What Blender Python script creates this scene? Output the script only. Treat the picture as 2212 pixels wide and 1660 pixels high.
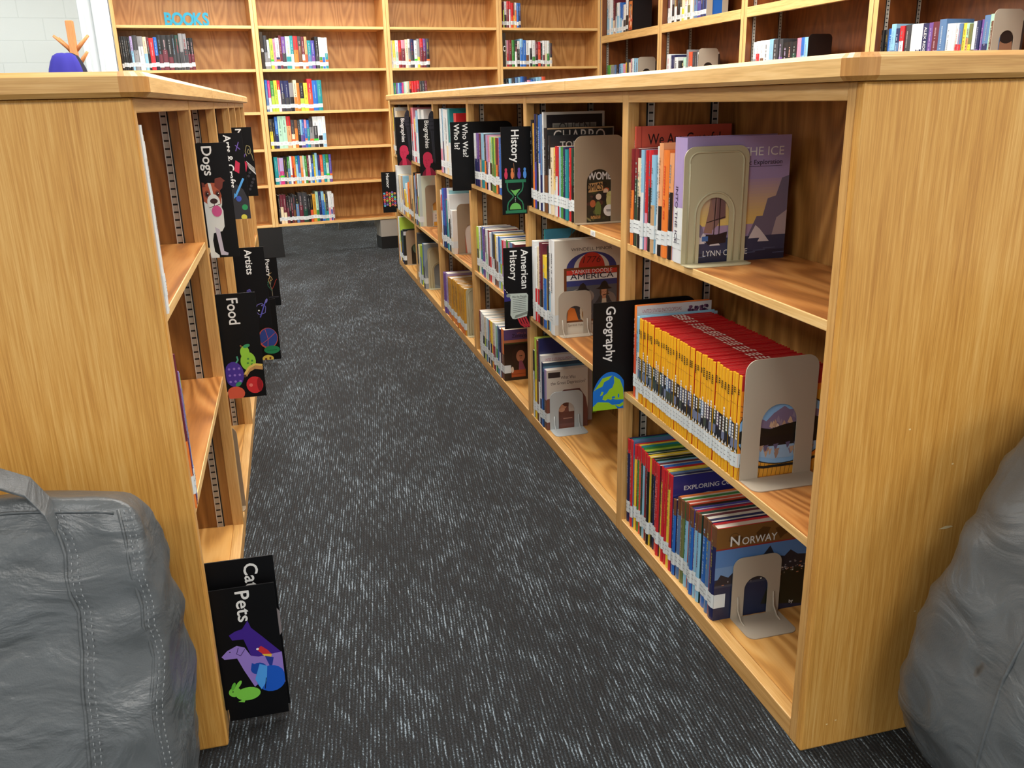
import bpy, bmesh, math, random
from mathutils import Vector, Matrix, noise
for o in list(bpy.data.objects): bpy.data.objects.remove(o)
SC = bpy.context.scene; COL = SC.collection
PI = math.pi
def lin(c): return tuple(((v/255)/12.92 if v/255 <= .04045 else ((v/255+.055)/1.055)**2.4) for v in c)

# ---------------------------------------------------------------- camera, light, exposure
cd = bpy.data.cameras.new('camera'); cam = bpy.data.objects.new('camera', cd); COL.objects.link(cam); SC.camera = cam
F_PX, YAW, PITCH, ROLL = 1883.51831, 0.25121, 0.31519, -0.02427
cd.sensor_fit = 'HORIZONTAL'; cd.sensor_width = 36.0; cd.lens = 36.0*F_PX/2212; cd.clip_start = .02
_f = Vector((math.sin(YAW)*math.cos(PITCH), math.cos(YAW)*math.cos(PITCH), -math.sin(PITCH)))
_r = Vector((math.cos(YAW), -math.sin(YAW), 0)); _u = _r.cross(_f)
_r2 = _r*math.cos(ROLL)+_u*math.sin(ROLL); _u2 = -_r*math.sin(ROLL)+_u*math.cos(ROLL)
M = Matrix((_r2, _u2, -_f)).transposed().to_4x4(); M.translation = Vector((0.20314, -1.14751, 1.15814)); cam.matrix_world = M
SC.view_settings.view_transform = 'Standard'; SC.view_settings.look = 'None'
SC.view_settings.exposure = 0.85; SC.view_settings.gamma = 1.0; SC.view_settings.use_curve_mapping = False
W = bpy.data.worlds.new('world'); SC.world = W; W.use_nodes = True
W.node_tree.nodes['Background'].inputs[0].default_value = (.93, .97, 1.0, 1)
W.node_tree.nodes['Background'].inputs[1].default_value = 0.55
LAMP_W = 26.0
# fluorescent troffers hung in the ceiling grid (x, y)
TROFFERS = [(-2.2,-2.0),(.4,-2.6),(3.0,-2.0),(-2.4,1.2),(.35,1.0),(2.1,.9),(-2.4,3.9),(.35,3.6),(2.0,3.5),(-2.2,6.9),(.6,7.6),(.5,5.2),(4.6,1.5)]

# ---------------------------------------------------------------- materials
MATS = {}
def newmat(name):
    m = bpy.data.materials.new(name); m.use_nodes = True; MATS[name] = m
    return m, m.node_tree, m.node_tree.nodes['Principled BSDF']
def ramp(nt, stops):
    r = nt.nodes.new('ShaderNodeValToRGB'); e = r.color_ramp.elements
    while len(e) < len(stops): e.new(.5)
    for k, (p, c) in enumerate(stops): e[k].position = p; e[k].color = (*lin(c), 1)
    return r
def coords(nt, scale, rot=(0,0,0), loc=(0,0,0)):
    t = nt.nodes.new('ShaderNodeTexCoord'); mp = nt.nodes.new('ShaderNodeMapping')
    mp.inputs['Scale'].default_value = scale; mp.inputs['Rotation'].default_value = rot; mp.inputs['Location'].default_value = loc
    nt.links.new(t.outputs['Object'], mp.inputs['Vector']); return mp
def bump(nt, b, src, s, d=.002):
    n = nt.nodes.new('ShaderNodeBump'); n.inputs['Strength'].default_value = s; n.inputs['Distance'].default_value = d
    nt.links.new(src, n.inputs['Height']); nt.links.new(n.outputs['Normal'], b.inputs['Normal'])
def flat(name, c, rough=.5, metal=0, coat=0, sheen=0):
    m, nt, b = newmat(name); b.inputs['Base Color'].default_value = (*lin(c), 1); b.inputs['Roughness'].default_value = rough
    b.inputs['Metallic'].default_value = metal; b.inputs['Coat Weight'].default_value = coat
    return m
def wood(name, axis, cols, fine=90, broad=9, rough=.42, cath=0.0, coat=.12):
    """straight grained wood: grain runs along AXIS; CATH mixes in the arched figure of rotary-cut plywood"""
    m, nt, b = newmat(name); L = nt.links.new
    def sc(a, k): return tuple(a if i == axis else k for i in range(3))
    n1 = nt.nodes.new('ShaderNodeTexNoise'); n1.inputs['Scale'].default_value = 1; n1.inputs['Detail'].default_value = 4; n1.inputs['Distortion'].default_value = .5
    L(coords(nt, sc(.9, broad)).outputs[0], n1.inputs['Vector'])
    n2 = nt.nodes.new('ShaderNodeTexNoise'); n2.inputs['Scale'].default_value = 1; n2.inputs['Detail'].default_value = 3
    L(coords(nt, sc(5, fine)).outputs[0], n2.inputs['Vector'])
    n3 = nt.nodes.new('ShaderNodeTexNoise'); n3.inputs['Scale'].default_value = 1; n3.inputs['Detail'].default_value = 2
    L(coords(nt, sc(14, fine*4)).outputs[0], n3.inputs['Vector'])
    mx = nt.nodes.new('ShaderNodeMix'); mx.data_type = 'FLOAT'; mx.inputs[0].default_value = .58
    L(n1.outputs[0], mx.inputs[2]); L(n2.outputs[0], mx.inputs[3])
    mx2 = nt.nodes.new('ShaderNodeMix'); mx2.data_type = 'FLOAT'; mx2.inputs[0].default_value = .36
    L(mx.outputs[0], mx2.inputs[2]); L(n3.outputs[0], mx2.inputs[3])
    src = mx2.outputs[0]
    if cath:
        nz = nt.nodes.new('ShaderNodeTexNoise'); nz.inputs['Scale'].default_value = 1; nz.inputs['Detail'].default_value = 1.5; nz.inputs['Distortion'].default_value = .3
        L(coords(nt, sc(1.1, 5.0), loc=(3.1,1.7,.4)).outputs[0], nz.inputs['Vector'])
        mu = nt.nodes.new('ShaderNodeMath'); mu.operation = 'MULTIPLY'; mu.inputs[1].default_value = 95
        L(nz.outputs[0], mu.inputs[0])
        sn = nt.nodes.new('ShaderNodeMath'); sn.operation = 'SINE'; L(mu.outputs[0], sn.inputs[0])
        mr = nt.nodes.new('ShaderNodeMapRange'); mr.inputs[1].default_value = -1; mr.inputs[2].default_value = 1; mr.inputs[3].default_value = .25; mr.inputs[4].default_value = .66
        L(sn.outputs[0], mr.inputs[0])
        m3 = nt.nodes.new('ShaderNodeMix'); m3.data_type = 'FLOAT'; m3.inputs[0].default_value = cath
        L(src, m3.inputs[2]); L(mr.outputs[0], m3.inputs[3]); src = m3.outputs[0]
    r = ramp(nt, [(.30, cols[0]), (.5, cols[1]), (.68, cols[2])]); L(src, r.inputs[0])
    L(r.outputs[0], b.inputs['Base Color']); b.inputs['Roughness'].default_value = rough
    b.inputs['Coat Weight'].default_value = coat; b.inputs['Coat Roughness'].default_value = .3
    bump(nt, b, src, .12, .001)
    return m
OAK = ((176,124,62),(207,159,92),(224,182,120))
for ax, nm in ((0,'x'),(1,'y'),(2,'z')): wood('oak_'+nm, ax, OAK)
wood('oak_panel', 2, ((172,112,42),(206,150,70),(226,178,102)), fine=150, broad=9)
wood('oak_corner', 2, ((166,110,50),(192,136,68),(206,152,84)), fine=60)
wood('oak_edge_x', 0, ((196,150,86),(226,184,118),(240,206,146)))
wood('ply_side', 2, ((122,78,32),(160,108,50),(186,134,70)), fine=50, cath=.4)
wood('ply_back', 2, ((120,78,32),(162,112,54),(192,144,80)), fine=45, cath=.45)
wood('ply_shelf', 0, ((142,86,38),(186,122,60),(208,150,86)), fine=50, cath=.58)
wood('ply_base', 0, ((176,122,58),(216,160,86),(232,184,112)), fine=45, cath=.6)
wood('ply_wall', 2, ((164,112,56),(196,146,84),(210,164,104)), fine=40, broad=6, cath=.45)
wood('ply_wallside', 2, ((168,112,54),(198,144,80),(214,164,100)), fine=50)
wood('ply_red', 2, ((86,42,12),(116,62,22),(136,80,34)), fine=45, cath=.3)
wood('coat_tree_wood', 2, ((196,124,70),(216,146,88),(228,164,106)), fine=60)
def paint_wall():
    m, nt, b = newmat('block_paint'); L = nt.links.new
    n = nt.nodes.new('ShaderNodeTexNoise'); n.inputs['Scale'].default_value = 60; n.inputs['Detail'].default_value = 5
    L(coords(nt, (1,1,1)).outputs[0], n.inputs['Vector'])
    br = nt.nodes.new('ShaderNodeTexBrick'); br.inputs['Color1'].default_value = br.inputs['Color2'].default_value = (1,1,1,1); br.inputs['Mortar'].default_value = (0,0,0,1)
    br.inputs['Scale'].default_value = 1; br.inputs['Mortar Size'].default_value = .006; br.inputs['Mortar Smooth'].default_value = .6
    br.inputs['Brick Width'].default_value = .405; br.inputs['Row Height'].default_value = .2
    L(coords(nt, (1,1,1), rot=(PI/2,0,0)).outputs[0], br.inputs['Vector'])
    m1 = nt.nodes.new('ShaderNodeMix'); m1.data_type = 'RGBA'; m1.inputs[6].default_value = (*lin((196,205,203)),1); m1.inputs[7].default_value = (*lin((206,214,212)),1)
    L(br.outputs['Color'], m1.inputs[0]); L(m1.outputs[2], b.inputs['Base Color']); b.inputs['Roughness'].default_value = .55
    ad = nt.nodes.new('ShaderNodeMath'); ad.operation = 'MULTIPLY_ADD'; ad.inputs[1].default_value = .25
    L(n.outputs[0], ad.inputs[0]); L(br.outputs['Color'], ad.inputs[2]); bump(nt, b, ad.outputs[0], .2, .004)
paint_wall()
def carpet():
    m, nt, b = newmat('carpet'); L = nt.links.new; R = (0, 0, math.radians(6.5))
    def nz(scale, vec, det=2, dist=0):
        n = nt.nodes.new('ShaderNodeTexNoise'); n.inputs['Scale'].default_value = scale; n.inputs['Detail'].default_value = det; n.inputs['Distortion'].default_value = dist
        L(coords(nt, vec, rot=R).outputs[0], n.inputs['Vector']); return n
    w = nt.nodes.new('ShaderNodeTexWave'); w.wave_type = 'BANDS'; w.bands_direction = 'X'; w.inputs['Scale'].default_value = 43; w.inputs['Distortion'].default_value = 1.3; w.inputs['Detail'].default_value = 2; w.inputs['Detail Scale'].default_value = 3
    L(coords(nt, (1,1,1), rot=R).outputs[0], w.inputs['Vector'])
    streak = nz(1, (150, 14, 1), 3); patch = nz(1, (7, 3.2, 1), 4, .6); tuft = nz(1, (330, 200, 1), 2); cloud = nz(1, (1.3, .8, 1), 2)
    def math_(op, a, bb, c=None):
        n = nt.nodes.new('ShaderNodeMath'); n.operation = op
        for i, v in enumerate((a, bb, c)):
            if v is None: continue
            if isinstance(v, (int, float)): n.inputs[i].default_value = v
            else: L(v, n.inputs[i])
        return n.outputs[0]
    s = math_('MULTIPLY_ADD', streak.outputs[0], 1.05, math_('MULTIPLY', patch.outputs[0], .42))
    s = math_('MULTIPLY_ADD', tuft.outputs[0], .85, s)
    s = math_('MULTIPLY_ADD', w.outputs['Fac'], .2, s)
    s = math_('MULTIPLY_ADD', cloud.outputs[0], .22, s)
    mr = nt.nodes.new('ShaderNodeMapRange'); mr.inputs[1].default_value = .92; mr.inputs[2].default_value = 1.82; L(s, mr.inputs[0])
    r = ramp(nt, [(.26,(4,5,7)),(.50,(16,20,24)),(.66,(48,58,64)),(.84,(134,148,158))]); L(mr.outputs[0], r.inputs[0])
    rib = nt.nodes.new('ShaderNodeMapRange'); rib.inputs[1].default_value = .1; rib.inputs[2].default_value = .75; rib.inputs[3].default_value = .22; rib.inputs[4].default_value = 1.0; L(w.outputs['Fac'], rib.inputs[0])
    mc = nt.nodes.new('ShaderNodeMix'); mc.data_type = 'RGBA'; mc.blend_type = 'MULTIPLY'; mc.inputs[0].default_value = 1; L(r.outputs[0], mc.inputs[6]); L(rib.outputs[0], mc.inputs[7])
    L(mc.outputs[2], b.inputs['Base Color']); b.inputs['Roughness'].default_value = .95
    b.inputs['Sheen Weight'].default_value = .05; b.inputs['Sheen Roughness'].default_value = .5
    bump(nt, b, math_('MULTIPLY_ADD', tuft.outputs[0], .5, w.outputs['Fac']), .8, .004)
carpet()
def vinyl():
    m, nt, b = newmat('gray_vinyl'); L = nt.links.new
    n = nt.nodes.new('ShaderNodeTexNoise'); n.inputs['Scale'].default_value = 7; n.inputs['Detail'].default_value = 4; n.inputs['Distortion'].default_value = 1.2
    L(coords(nt, (1,1,1.6), rot=(0,.5,0)).outputs[0], n.inputs['Vector'])
    n2 = nt.nodes.new('ShaderNodeTexNoise'); n2.inputs['Scale'].default_value = 420; n2.inputs['Detail'].default_value = 2
    L(coords(nt, (1,1,1)).outputs[0], n2.inputs['Vector'])
    r = ramp(nt, [(.3,(74,77,78)),(.7,(86,90,92))]); L(n.outputs[0], r.inputs[0]); L(r.outputs[0], b.inputs['Base Color'])
    b.inputs['Roughness'].default_value = .36
    a = nt.nodes.new('ShaderNodeMath'); a.operation = 'MULTIPLY_ADD'; a.inputs[1].default_value = .03; L(n2.outputs[0], a.inputs[0]); L(n.outputs[0], a.inputs[2])
    bump(nt, b, a.outputs[0], .55, .02)
vinyl()
def printed(name, rough, coat):
    m, nt, b = newmat(name); at = nt.nodes.new('ShaderNodeAttribute'); at.attribute_name = 'Col'
    nt.links.new(at.outputs['Color'], b.inputs['Base Color']); b.inputs['Roughness'].default_value = rough
    b.inputs['Coat Weight'].default_value = coat; b.inputs['Coat Roughness'].default_value = .12; b.inputs['Specular IOR Level'].default_value = .5 if coat > .1 else .22
printed('print_gloss', .38, .35); printed('print_matte', .5, .05)
flat('paper', (226,220,206), .8); flat('sticker', (232,238,238), .45)
flat('bookend_beige', (176,164,146), .45); flat('bookend_khaki', (190,182,148), .42); flat('bookend_tan', (158,138,112), .45); flat('bookend_gray', (184,190,190), .4); flat('bookend_black', (30,22,20), .4)
flat('steel_strip', (176,170,158), .35, .3); flat('steel_edge', (206,200,188), .3, .2); flat('slot_dark', (14,12,10), .8)
flat('white_paint', (206,216,220), .4); flat('black_base', (22,22,22), .5); flat('gray_laminate', (168,160,148), .5)
flat('thread', (118,122,124), .7); flat('teal_letter', (28,142,172), .4); flat('blue_cloth', (48,44,150), .85); flat('dark_cloth', (30,32,48), .9); flat('white_cloth', (222,224,226), .9)
flat('ceiling_tile', (232,232,228), .9); flat('fixture', (235,235,235), .5)
m, nt, b = newmat('lit_diffuser'); b.inputs['Emission Color'].default_value = (1,.975,.93,1); b.inputs['Emission Strength'].default_value = 5.0

# ---------------------------------------------------------------- mesh helpers
class MB:
    def __init__(s): s.v = []; s.f = []; s.m = []; s.c = []
    def add(s, vs, fs, mat, col=(255,255,255)):
        k = len(s.v); s.v += [tuple(p) for p in vs]
        for f in fs: s.f.append(tuple(i+k for i in f)); s.m.append(mat); s.c.append(col)
        return s
    def box(s, x0, x1, y0, y1, z0, z1, mat, col=(255,255,255), front=None, top=None):
        v = [(x0,y0,z0),(x1,y0,z0),(x1,y1,z0),(x0,y1,z0),(x0,y0,z1),(x1,y0,z1),(x1,y1,z1),(x0,y1,z1)]
        fs = [((0,3,2,1),mat),((4,5,6,7),top or mat),((0,1,5,4),front or mat),((1,2,6,5),mat),((2,3,7,6),mat),((3,0,4,7),mat)]
        k = len(s.v); s.v += v
        for f, mm in fs: s.f.append(tuple(i+k for i in f)); s.m.append(mm); s.c.append(col)
        return s
    def prism(s, pts, fn, d0, d1, mat, col=(255,255,255), cap=None):
        """closed 2D outline PTS placed by fn(a, b, depth), extruded from d0 to d1"""
        n = len(pts); k = len(s.v)
        s.v += [tuple(fn(a,b,d0)) for a,b in pts]+[tuple(fn(a,b,d1)) for a,b in pts]
        fs = [tuple(range(k+n-1,k-1,-1)), tuple(range(k+n,k+2*n))]+[(k+i,k+(i+1)%n,k+n+(i+1)%n,k+n+i) for i in range(n)]
        for j, f in enumerate(fs): s.f.append(f); s.m.append(cap if (cap and j < 2) else mat); s.c.append(col)
        return s
    def tube(s, path, r, mat, n=6, col=(255,255,255), closed=False):
        P = [Vector(p) for p in path]; rings = []; k = len(s.v)
        for i, p in enumerate(P):
            t = (P[min(i+1,len(P)-1)]-P[max(i-1,0)]).normalized()
            a = t.orthogonal().normalized() if i == 0 else (pa-t*pa.dot(t)).normalized()
            pa = a; bb = t.cross(a); rr = r[i] if isinstance(r, (list, tuple)) else r
            s.v += [tuple(p+a*rr*math.cos(2*PI*j/n)+bb*rr*math.sin(2*PI*j/n)) for j in range(n)]
        for i in range(len(P)-1):
            for j in range(n):
                s.f.append((k+i*n+j, k+i*n+(j+1)%n, k+(i+1)*n+(j+1)%n, k+(i+1)*n+j)); s.m.append(mat); s.c.append(col)
        e = k+(len(P)-1)*n
        for f in (tuple(range(k+n-1,k-1,-1)), tuple(range(e,e+n))): s.f.append(f); s.m.append(mat); s.c.append(col)
        return s
    def build(s, name, parent=None, bevel=0, smooth=False, seg=2):
        me = bpy.data.meshes.new(name); me.from_pydata(s.v, [], s.f)
        names = list(dict.fromkeys(s.m))
        for n in names: me.materials.append(MATS[n])
        me.polygons.foreach_set('material_index', [names.index(x) for x in s.m])
        if any(n.startswith('print') for n in names):
            ca = me.color_attributes.new('Col', 'FLOAT_COLOR', 'CORNER'); buf = []
            for f, c in zip(s.f, s.c):
                buf += [*lin(c), 1.0]*len(f)
            ca.data.foreach_set('color', buf)
        if bevel or smooth:
            bm = bmesh.new(); bm.from_mesh(me)
            bmesh.ops.remove_doubles(bm, verts=bm.verts, dist=1e-6)
            bmesh.ops.recalc_face_normals(bm, faces=bm.faces)
            if bevel:
                ed = [e for e in bm.edges if len(e.link_faces) == 2 and e.calc_face_angle(0) > .6]
                bmesh.ops.bevel(bm, geom=ed, offset=bevel, segments=seg, profile=.5, affect='EDGES', clamp_overlap=True)
            bm.to_mesh(me); bm.free()
            if smooth: me.polygons.foreach_set('use_smooth', [True]*len(me.polygons))
        me.update(); o = bpy.data.objects.new(name, me); COL.objects.link(o)
        if parent: o.parent = parent
        return o
def tag(o, label=None, cat=None, group=None, kind=None):
    if label: o['label'] = label
    if cat: o['category'] = cat
    if group: o['group'] = group
    if kind: o['kind'] = kind
    return o
def empty(name, loc=(0,0,0), rz=0, parent=None):
    o = bpy.data.objects.new(name, None); COL.objects.link(o); o.location = loc; o.rotation_euler = (0,0,rz); o.empty_display_size = .05
    if parent: o.parent = parent
    return o
_TX = {}
def text_mesh(s, bold=0.0, shear=0.0):
    k = (s, bold, shear)
    if k in _TX: return _TX[k]
    cu = bpy.data.curves.new('t', 'FONT'); cu.body = s; cu.size = 1; cu.resolution_u = 3; cu.offset = bold; cu.shear = shear; cu.fill_mode = 'FRONT'
    o = bpy.data.objects.new('t', cu); COL.objects.link(o); bpy.context.view_layer.update()
    me = bpy.data.meshes.new_from_object(o.evaluated_get(bpy.context.evaluated_depsgraph_get()))
    vs = [(v.co.x, v.co.y) for v in me.vertices]; fs = [tuple(p.vertices) for p in me.polygons]
    bpy.data.objects.remove(o); bpy.data.curves.remove(cu); bpy.data.meshes.remove(me)
    _TX[k] = (vs, fs); return vs, fs
class Decal:
    """flat printing on a surface: O origin, A/B in-plane axes, N outward normal; later layers lie a hair higher"""
    def __init__(s, mb, O, A, B, N, mat='print_matte', clip=None):
        s.mb = mb; s.O = Vector(O); s.A = Vector(A); s.B = Vector(B); s.N = Vector(N); s.l = 1; s.mat = mat; s.clip = clip
    def P(s, a, b):
        if s.clip:
            a = min(max(a, s.clip[0]), s.clip[1]); b = min(max(b, s.clip[2]), s.clip[3])
        return s.O+s.A*a+s.B*b+s.N*(.0002+.000025*s.l)
    def poly(s, pts, col):
        s.mb.add([s.P(a,b) for a,b in pts], [tuple(range(len(pts)))], s.mat, col); s.l += 1; return s
    def rect(s, a0, a1, b0, b1, col): return s.poly([(a0,b0),(a1,b0),(a1,b1),(a0,b1)], col)
    def ell(s, a, b, ra, rb, col, n=18, rot=0, t0=0, t1=2*PI):
        c, sn = math.cos(rot), math.sin(rot); pts = []
        for i in range(n+(0 if t1-t0 > 6.2 else 1)):
            t = t0+(t1-t0)*i/n; x, y = ra*math.cos(t), rb*math.sin(t); pts.append((a+x*c-y*sn, b+x*sn+y*c))
        return s.poly(pts, col)
    def line(s, pts, w, col):
        vs = []; fs = []
        for (a0,b0),(a1,b1) in zip(pts, pts[1:]):
            d = math.hypot(a1-a0, b1-b0) or 1e-9; px, py = -(b1-b0)/d*w/2, (a1-a0)/d*w/2; k = len(vs)
            vs += [(a0+px,b0+py),(a0-px,b0-py),(a1-px,b1-py),(a1+px,b1+py)]; fs.append((k,k+1,k+2,k+3))
        s.mb.add([s.P(a,b) for a,b in vs], fs, s.mat, col); s.l += 1; return s
    def text(s, t, a, b, size, col, rot=0, bold=.012, width=None, align='l', shear=0):
        vs, fs = text_mesh(t, 0, shear)
        if not vs: return s
        x0 = min(v[0] for v in vs); x1 = max(v[0] for v in vs)
        kx = size if width is None else width/(x1-x0)
        off = {'l': 0, 'c': -(x0+x1)/2*kx, 'r': -x1*kx}[align]
        c, sn = math.cos(rot), math.sin(rot); e = bold*.9
        for ex, ey in (((0,0),(e,0),(-e,0),(0,e),(0,-e)) if e > .003 else ((0,0),)):
            s.mb.add([s.P(a+((x+ex)*kx+off)*c-(y+ey)*size*sn, b+((x+ex)*kx+off)*sn+(y+ey)*size*c) for x, y in vs], fs, s.mat, col); s.l += .3
        s.l += 1; return s
def arc(cx, cy, r, t0, t1, n=8): return [(cx+r*math.cos(t0+(t1-t0)*i/n), cy+r*math.sin(t0+(t1-t0)*i/n)) for i in range(n+1)]
def rrect(x0, x1, y0, y1, r, n=6):
    return arc(x1-r,y0+r,r,-PI/2,0,n)+arc(x1-r,y1-r,r,0,PI/2,n)+arc(x0+r,y1-r,r,PI/2,PI,n)+arc(x0+r,y0+r,r,PI,1.5*PI,n)

# ---------------------------------------------------------------- shelf frames: x along the shelf (viewer's left to right), y into the shelf
TH = 0.01204; XR = 1.03062; YF = 5.399; YL = .317
FRAMES = {'R': ((XR, YF, 0), -PI/2), 'L': ((YL*math.sin(TH), YL*math.cos(TH), 0), PI/2-TH),
          'B': ((0, 6.03, 0), math.atan(.13)), 'W': ((3.003, 6.42, 0), math.atan2(-math.cos(math.radians(-1.5)), -math.sin(math.radians(-1.5))))}
def place(F, u, v, z):
    (ox, oy, oz), a = FRAMES[F]
    return (ox+u*math.cos(a)-v*math.sin(a), oy+u*math.sin(a)+v*math.cos(a), oz+z)
def rootf(F, name, u, v, z): return empty(name, place(F, u, v, z), FRAMES[F][1])
RNG = random.Random(7)
# ---------------------------------------------------------------- the setting
def struct(mb, name, **k): return tag(mb.build(name, **k), kind='structure')
struct(MB().box(-5,6,-4,10,-.05,0,'carpet'), 'floor')
struct(MB().box(-5,6,-4,10,2.95,3.05,'ceiling_tile'), 'ceiling')
wb = MB().box(-5,6,0,.15,0,2.95,'block_paint').build('wall_back'); wb.location = (0,8.9,0); wb.rotation_euler = (0,0,math.atan(.13)); tag(wb, kind='structure')
struct(MB().box(5.2,5.35,-4,9.8,0,2.95,'block_paint'), 'wall_right')
struct(MB().box(-5,-4.85,-4,8.3,0,2.95,'block_paint'), 'wall_left')
(bx, by, bz), ba = FRAMES['B']
tr = MB(); tr.box(-1.0,-.82,.0,.25,0,2.95,'white_paint').box(-1.02,-.985,-.02,.0,0,2.95,'white_paint').box(-.93,-.90,-.015,.0,0,2.95,'white_paint')
t = tr.build('trim_1', bevel=.004); t.location = (bx,by,bz); t.rotation_euler = (0,0,ba); tag(t, kind='structure')
for i, (x, y) in enumerate(TROFFERS):
    e = empty('ceiling_light', (x, y, 2.95)); tag(e, 'recessed fluorescent ceiling light above the library floor', 'ceiling light', 'fluorescent ceiling lights')
    MB().box(-.62,.62,-.31,.31,-.04,0,'fixture').build('housing', e); MB().box(-.58,.58,-.27,.27,-.048,-.0405,'lit_diffuser').build('diffuser', e)
    ld = bpy.data.lights.new('troffer', 'AREA'); ld.shape = 'RECTANGLE'; ld.size = 1.16; ld.size_y = .54; ld.energy = LAMP_W; ld.color = (1,.975,.93)
    lo = bpy.data.objects.new('lamp', ld); COL.objects.link(lo); lo.parent = e; lo.location = (0,0,-.06)

# ---------------------------------------------------------------- bookcases
def standard(root, u, v, z0, z1, face, part=None):
    """slotted shelf standard on a side panel; FACE +1 looks right, -1 looks left"""
    mb = MB(); w = .008; a, b = (u, u+.004) if face > 0 else (u-.004, u)
    mb.box(a,b,v-w,v+w,z0,z1,'steel_strip'); mb.box(min(a,b),max(a,b)+.0001,v-w-.003,v-w,z0,z1,'slot_dark')
    for q in (v-w, v+w-.0016): mb.box(b if face > 0 else a-.0022, b+.0022 if face > 0 else a, q, q+.0016, z0, z1, 'steel_edge')
    x = b+.0003 if face > 0 else a-.0003; z = z0+.012
    while z < z1-.012:
        mb.add([(x,v-.0055,z),(x,v+.0055,z),(x,v+.0055,z+.0042),(x,v-.0055,z+.0042)], [(0,1,2,3)], 'slot_dark'); z += .019
    mb.build('shelf_standard', part or root)
def low_unit(F, label, u0, u1, bounds, shelves, near_end, far_end, sfaces, D=.285, H=1.145, ztop=1.172, rail=.0425):
    """one unit of the low double bookcase: bounds = [(uL, uR)] openings; shelves[i] = list of top heights"""
    r = rootf(F, 'bookcase', u0, 0, 0); tag(r, label, 'bookcase'); k = u0; fw = .03
    L = lambda a: a-k
    MB().box(L(u0),L(u1),D,D+.012,.02,ztop,'ply_back').build('back_panel', r)
    MB().box(L(u0)+.002,L(u1)-.002,D+.013,2*D+.012,.0,ztop,'oak_x').build('rear_body', r)
    # stiles of the face frame, one between every two bays and at the ends
    edges = [u0]+[x for b_ in bounds for x in b_]+[u1]
    panel = []; pobj = []
    for i in range(0, len(edges), 2):
        a, b_ = L(edges[i]), L(edges[i+1]); 
        if b_-a < .005: continue
        MB().box(a,b_,0,fw,0,ztop,'oak_z').build('stile', r, bevel=.0025)
        c = (a+b_)/2; w = .0095
        panel.append((c-w, c+w))
        if i == 0: po = MB().box(a,a+.019,fw,D,0.0,ztop,'ply_side').build('side_panel', r)
        elif i == len(edges)-2: po = MB().box(b_-.019,b_,fw,D,0.0,ztop,'ply_side').build('side_panel', r)
        else: po = MB().box(c-w,c+w,fw,D,rail,ztop,'ply_side').build('divider', r)
        pobj.append(po)
    for i, (a, b_) in enumerate(bounds):
        a, b_ = L(a), L(b_)
        MB().box(a,b_,.001,fw-.002,H,ztop,'oak_x').build('top_rail', r, bevel=.002)
        MB().box(a,b_,.001,fw-.002,.0,rail-.0004,'oak_x').build('bottom_rail', r, bevel=.002)
        lo = a-.014 if i else a-.018; hi = b_+.014
        MB().box(max(lo,L(u0)+.02),min(hi,L(u1)-.02),fw-.002,D,rail-.02,rail,'ply_base').build('bottom_board', r)
        for z in shelves[i]:
            MB().box(a+.0005,b_-.0005,.004,D-.004,z-.0185,z,'oak_edge_x',top='ply_shelf',front='oak_edge_x').build('shelf', r, bevel=.0015)
        for v in (.062, .232):
            if sfaces > 0:
                c = [j for j, x in enumerate(panel) if x[0] < a]
                if c: standard(r, L(u0)+.0195 if panel[c[-1]][0] < L(u0)+.012 and i == 0 else panel[c[-1]][1], v, rail, ztop-.02, 1, pobj[c[-1]])
            else:
                c = [j for j, x in enumerate(panel) if x[0] > b_-.001]
                if c: standard(r, L(u1)-.0195 if c[0] == len(panel)-1 else panel[c[0]][0], v, rail, ztop-.02, -1, pobj[c[0]])
    if near_end is not None:     # finished plywood end panel over the whole double width
        a, b_ = (L(u1), L(u1)+.019) if near_end > 0 else (L(u0)-.019, L(u0))
        ep = MB().box(a,b_,-.001,2*D+.02,0,ztop,'oak_panel').build('end_panel', r, bevel=.004)
        if F == 'R':
            sm = MB(); dc = Decal(sm, (b_,0,0), (0,1,0), (0,0,1), (1,0,0))
            dc.poly([(.236,.421),(.25,.4255),(.262,.4245),(.266,.422),(.25,.4195)], (236,216,170))
            for x_, y_ in ((.246,.545),(.05,.05),(.068,.055),(.21,.26),(.30,.34),(.15,.62)): dc.ell(x_, y_, .0022, .0016, (232,206,150), 8)
            sm.build('scuff_mark', ep)
    if far_end is not None:
        a, b_ = (L(u0)-.012, L(u0)-.0002) if far_end < 0 else (L(u1)+.0002, L(u1)+.012)
        MB().box(a,b_,.0,2*D+.015,0,ztop,'oak_panel').build('end_panel', r, bevel=.003)
    return r
S1, S2, S3 = .809, .418, .0425
RB = [(.039,.873),(.909,1.747),(1.783,2.626),(2.662,3.563),(3.599,4.466),(4.502,5.359)]
low_unit('R', 'far three bay unit of the long oak bookcase right of the aisle', .012, 2.644, RB[:3], [[S1,S2]]*3, None, -1, 1)
low_unit('R', 'near three bay unit of the long oak bookcase right of the aisle, with Geography sign', 2.6445, 5.380, RB[3:], [[S1,S2]]*3, 1, None, 1)
LBY = [(.0395,.870),(.893,1.706),(1.729,2.530),(2.566,3.066),(3.088,3.584),(3.606,4.075)]
low_unit('L', 'near three bay unit of the oak bookcase left of the aisle, with Dogs sign', .0195, 2.548, LBY[:3], [[.834,.478],[S1,S2],[S1,S2]], -1, None, -1, H=1.152, ztop=1.1745)
low_unit('L', 'far narrow bay unit of the oak bookcase left of the aisle', 2.5485, 4.103, LBY[3:], [[S1,S2]]*3, None, 1, -1, H=1.152, ztop=1.1745)
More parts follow.
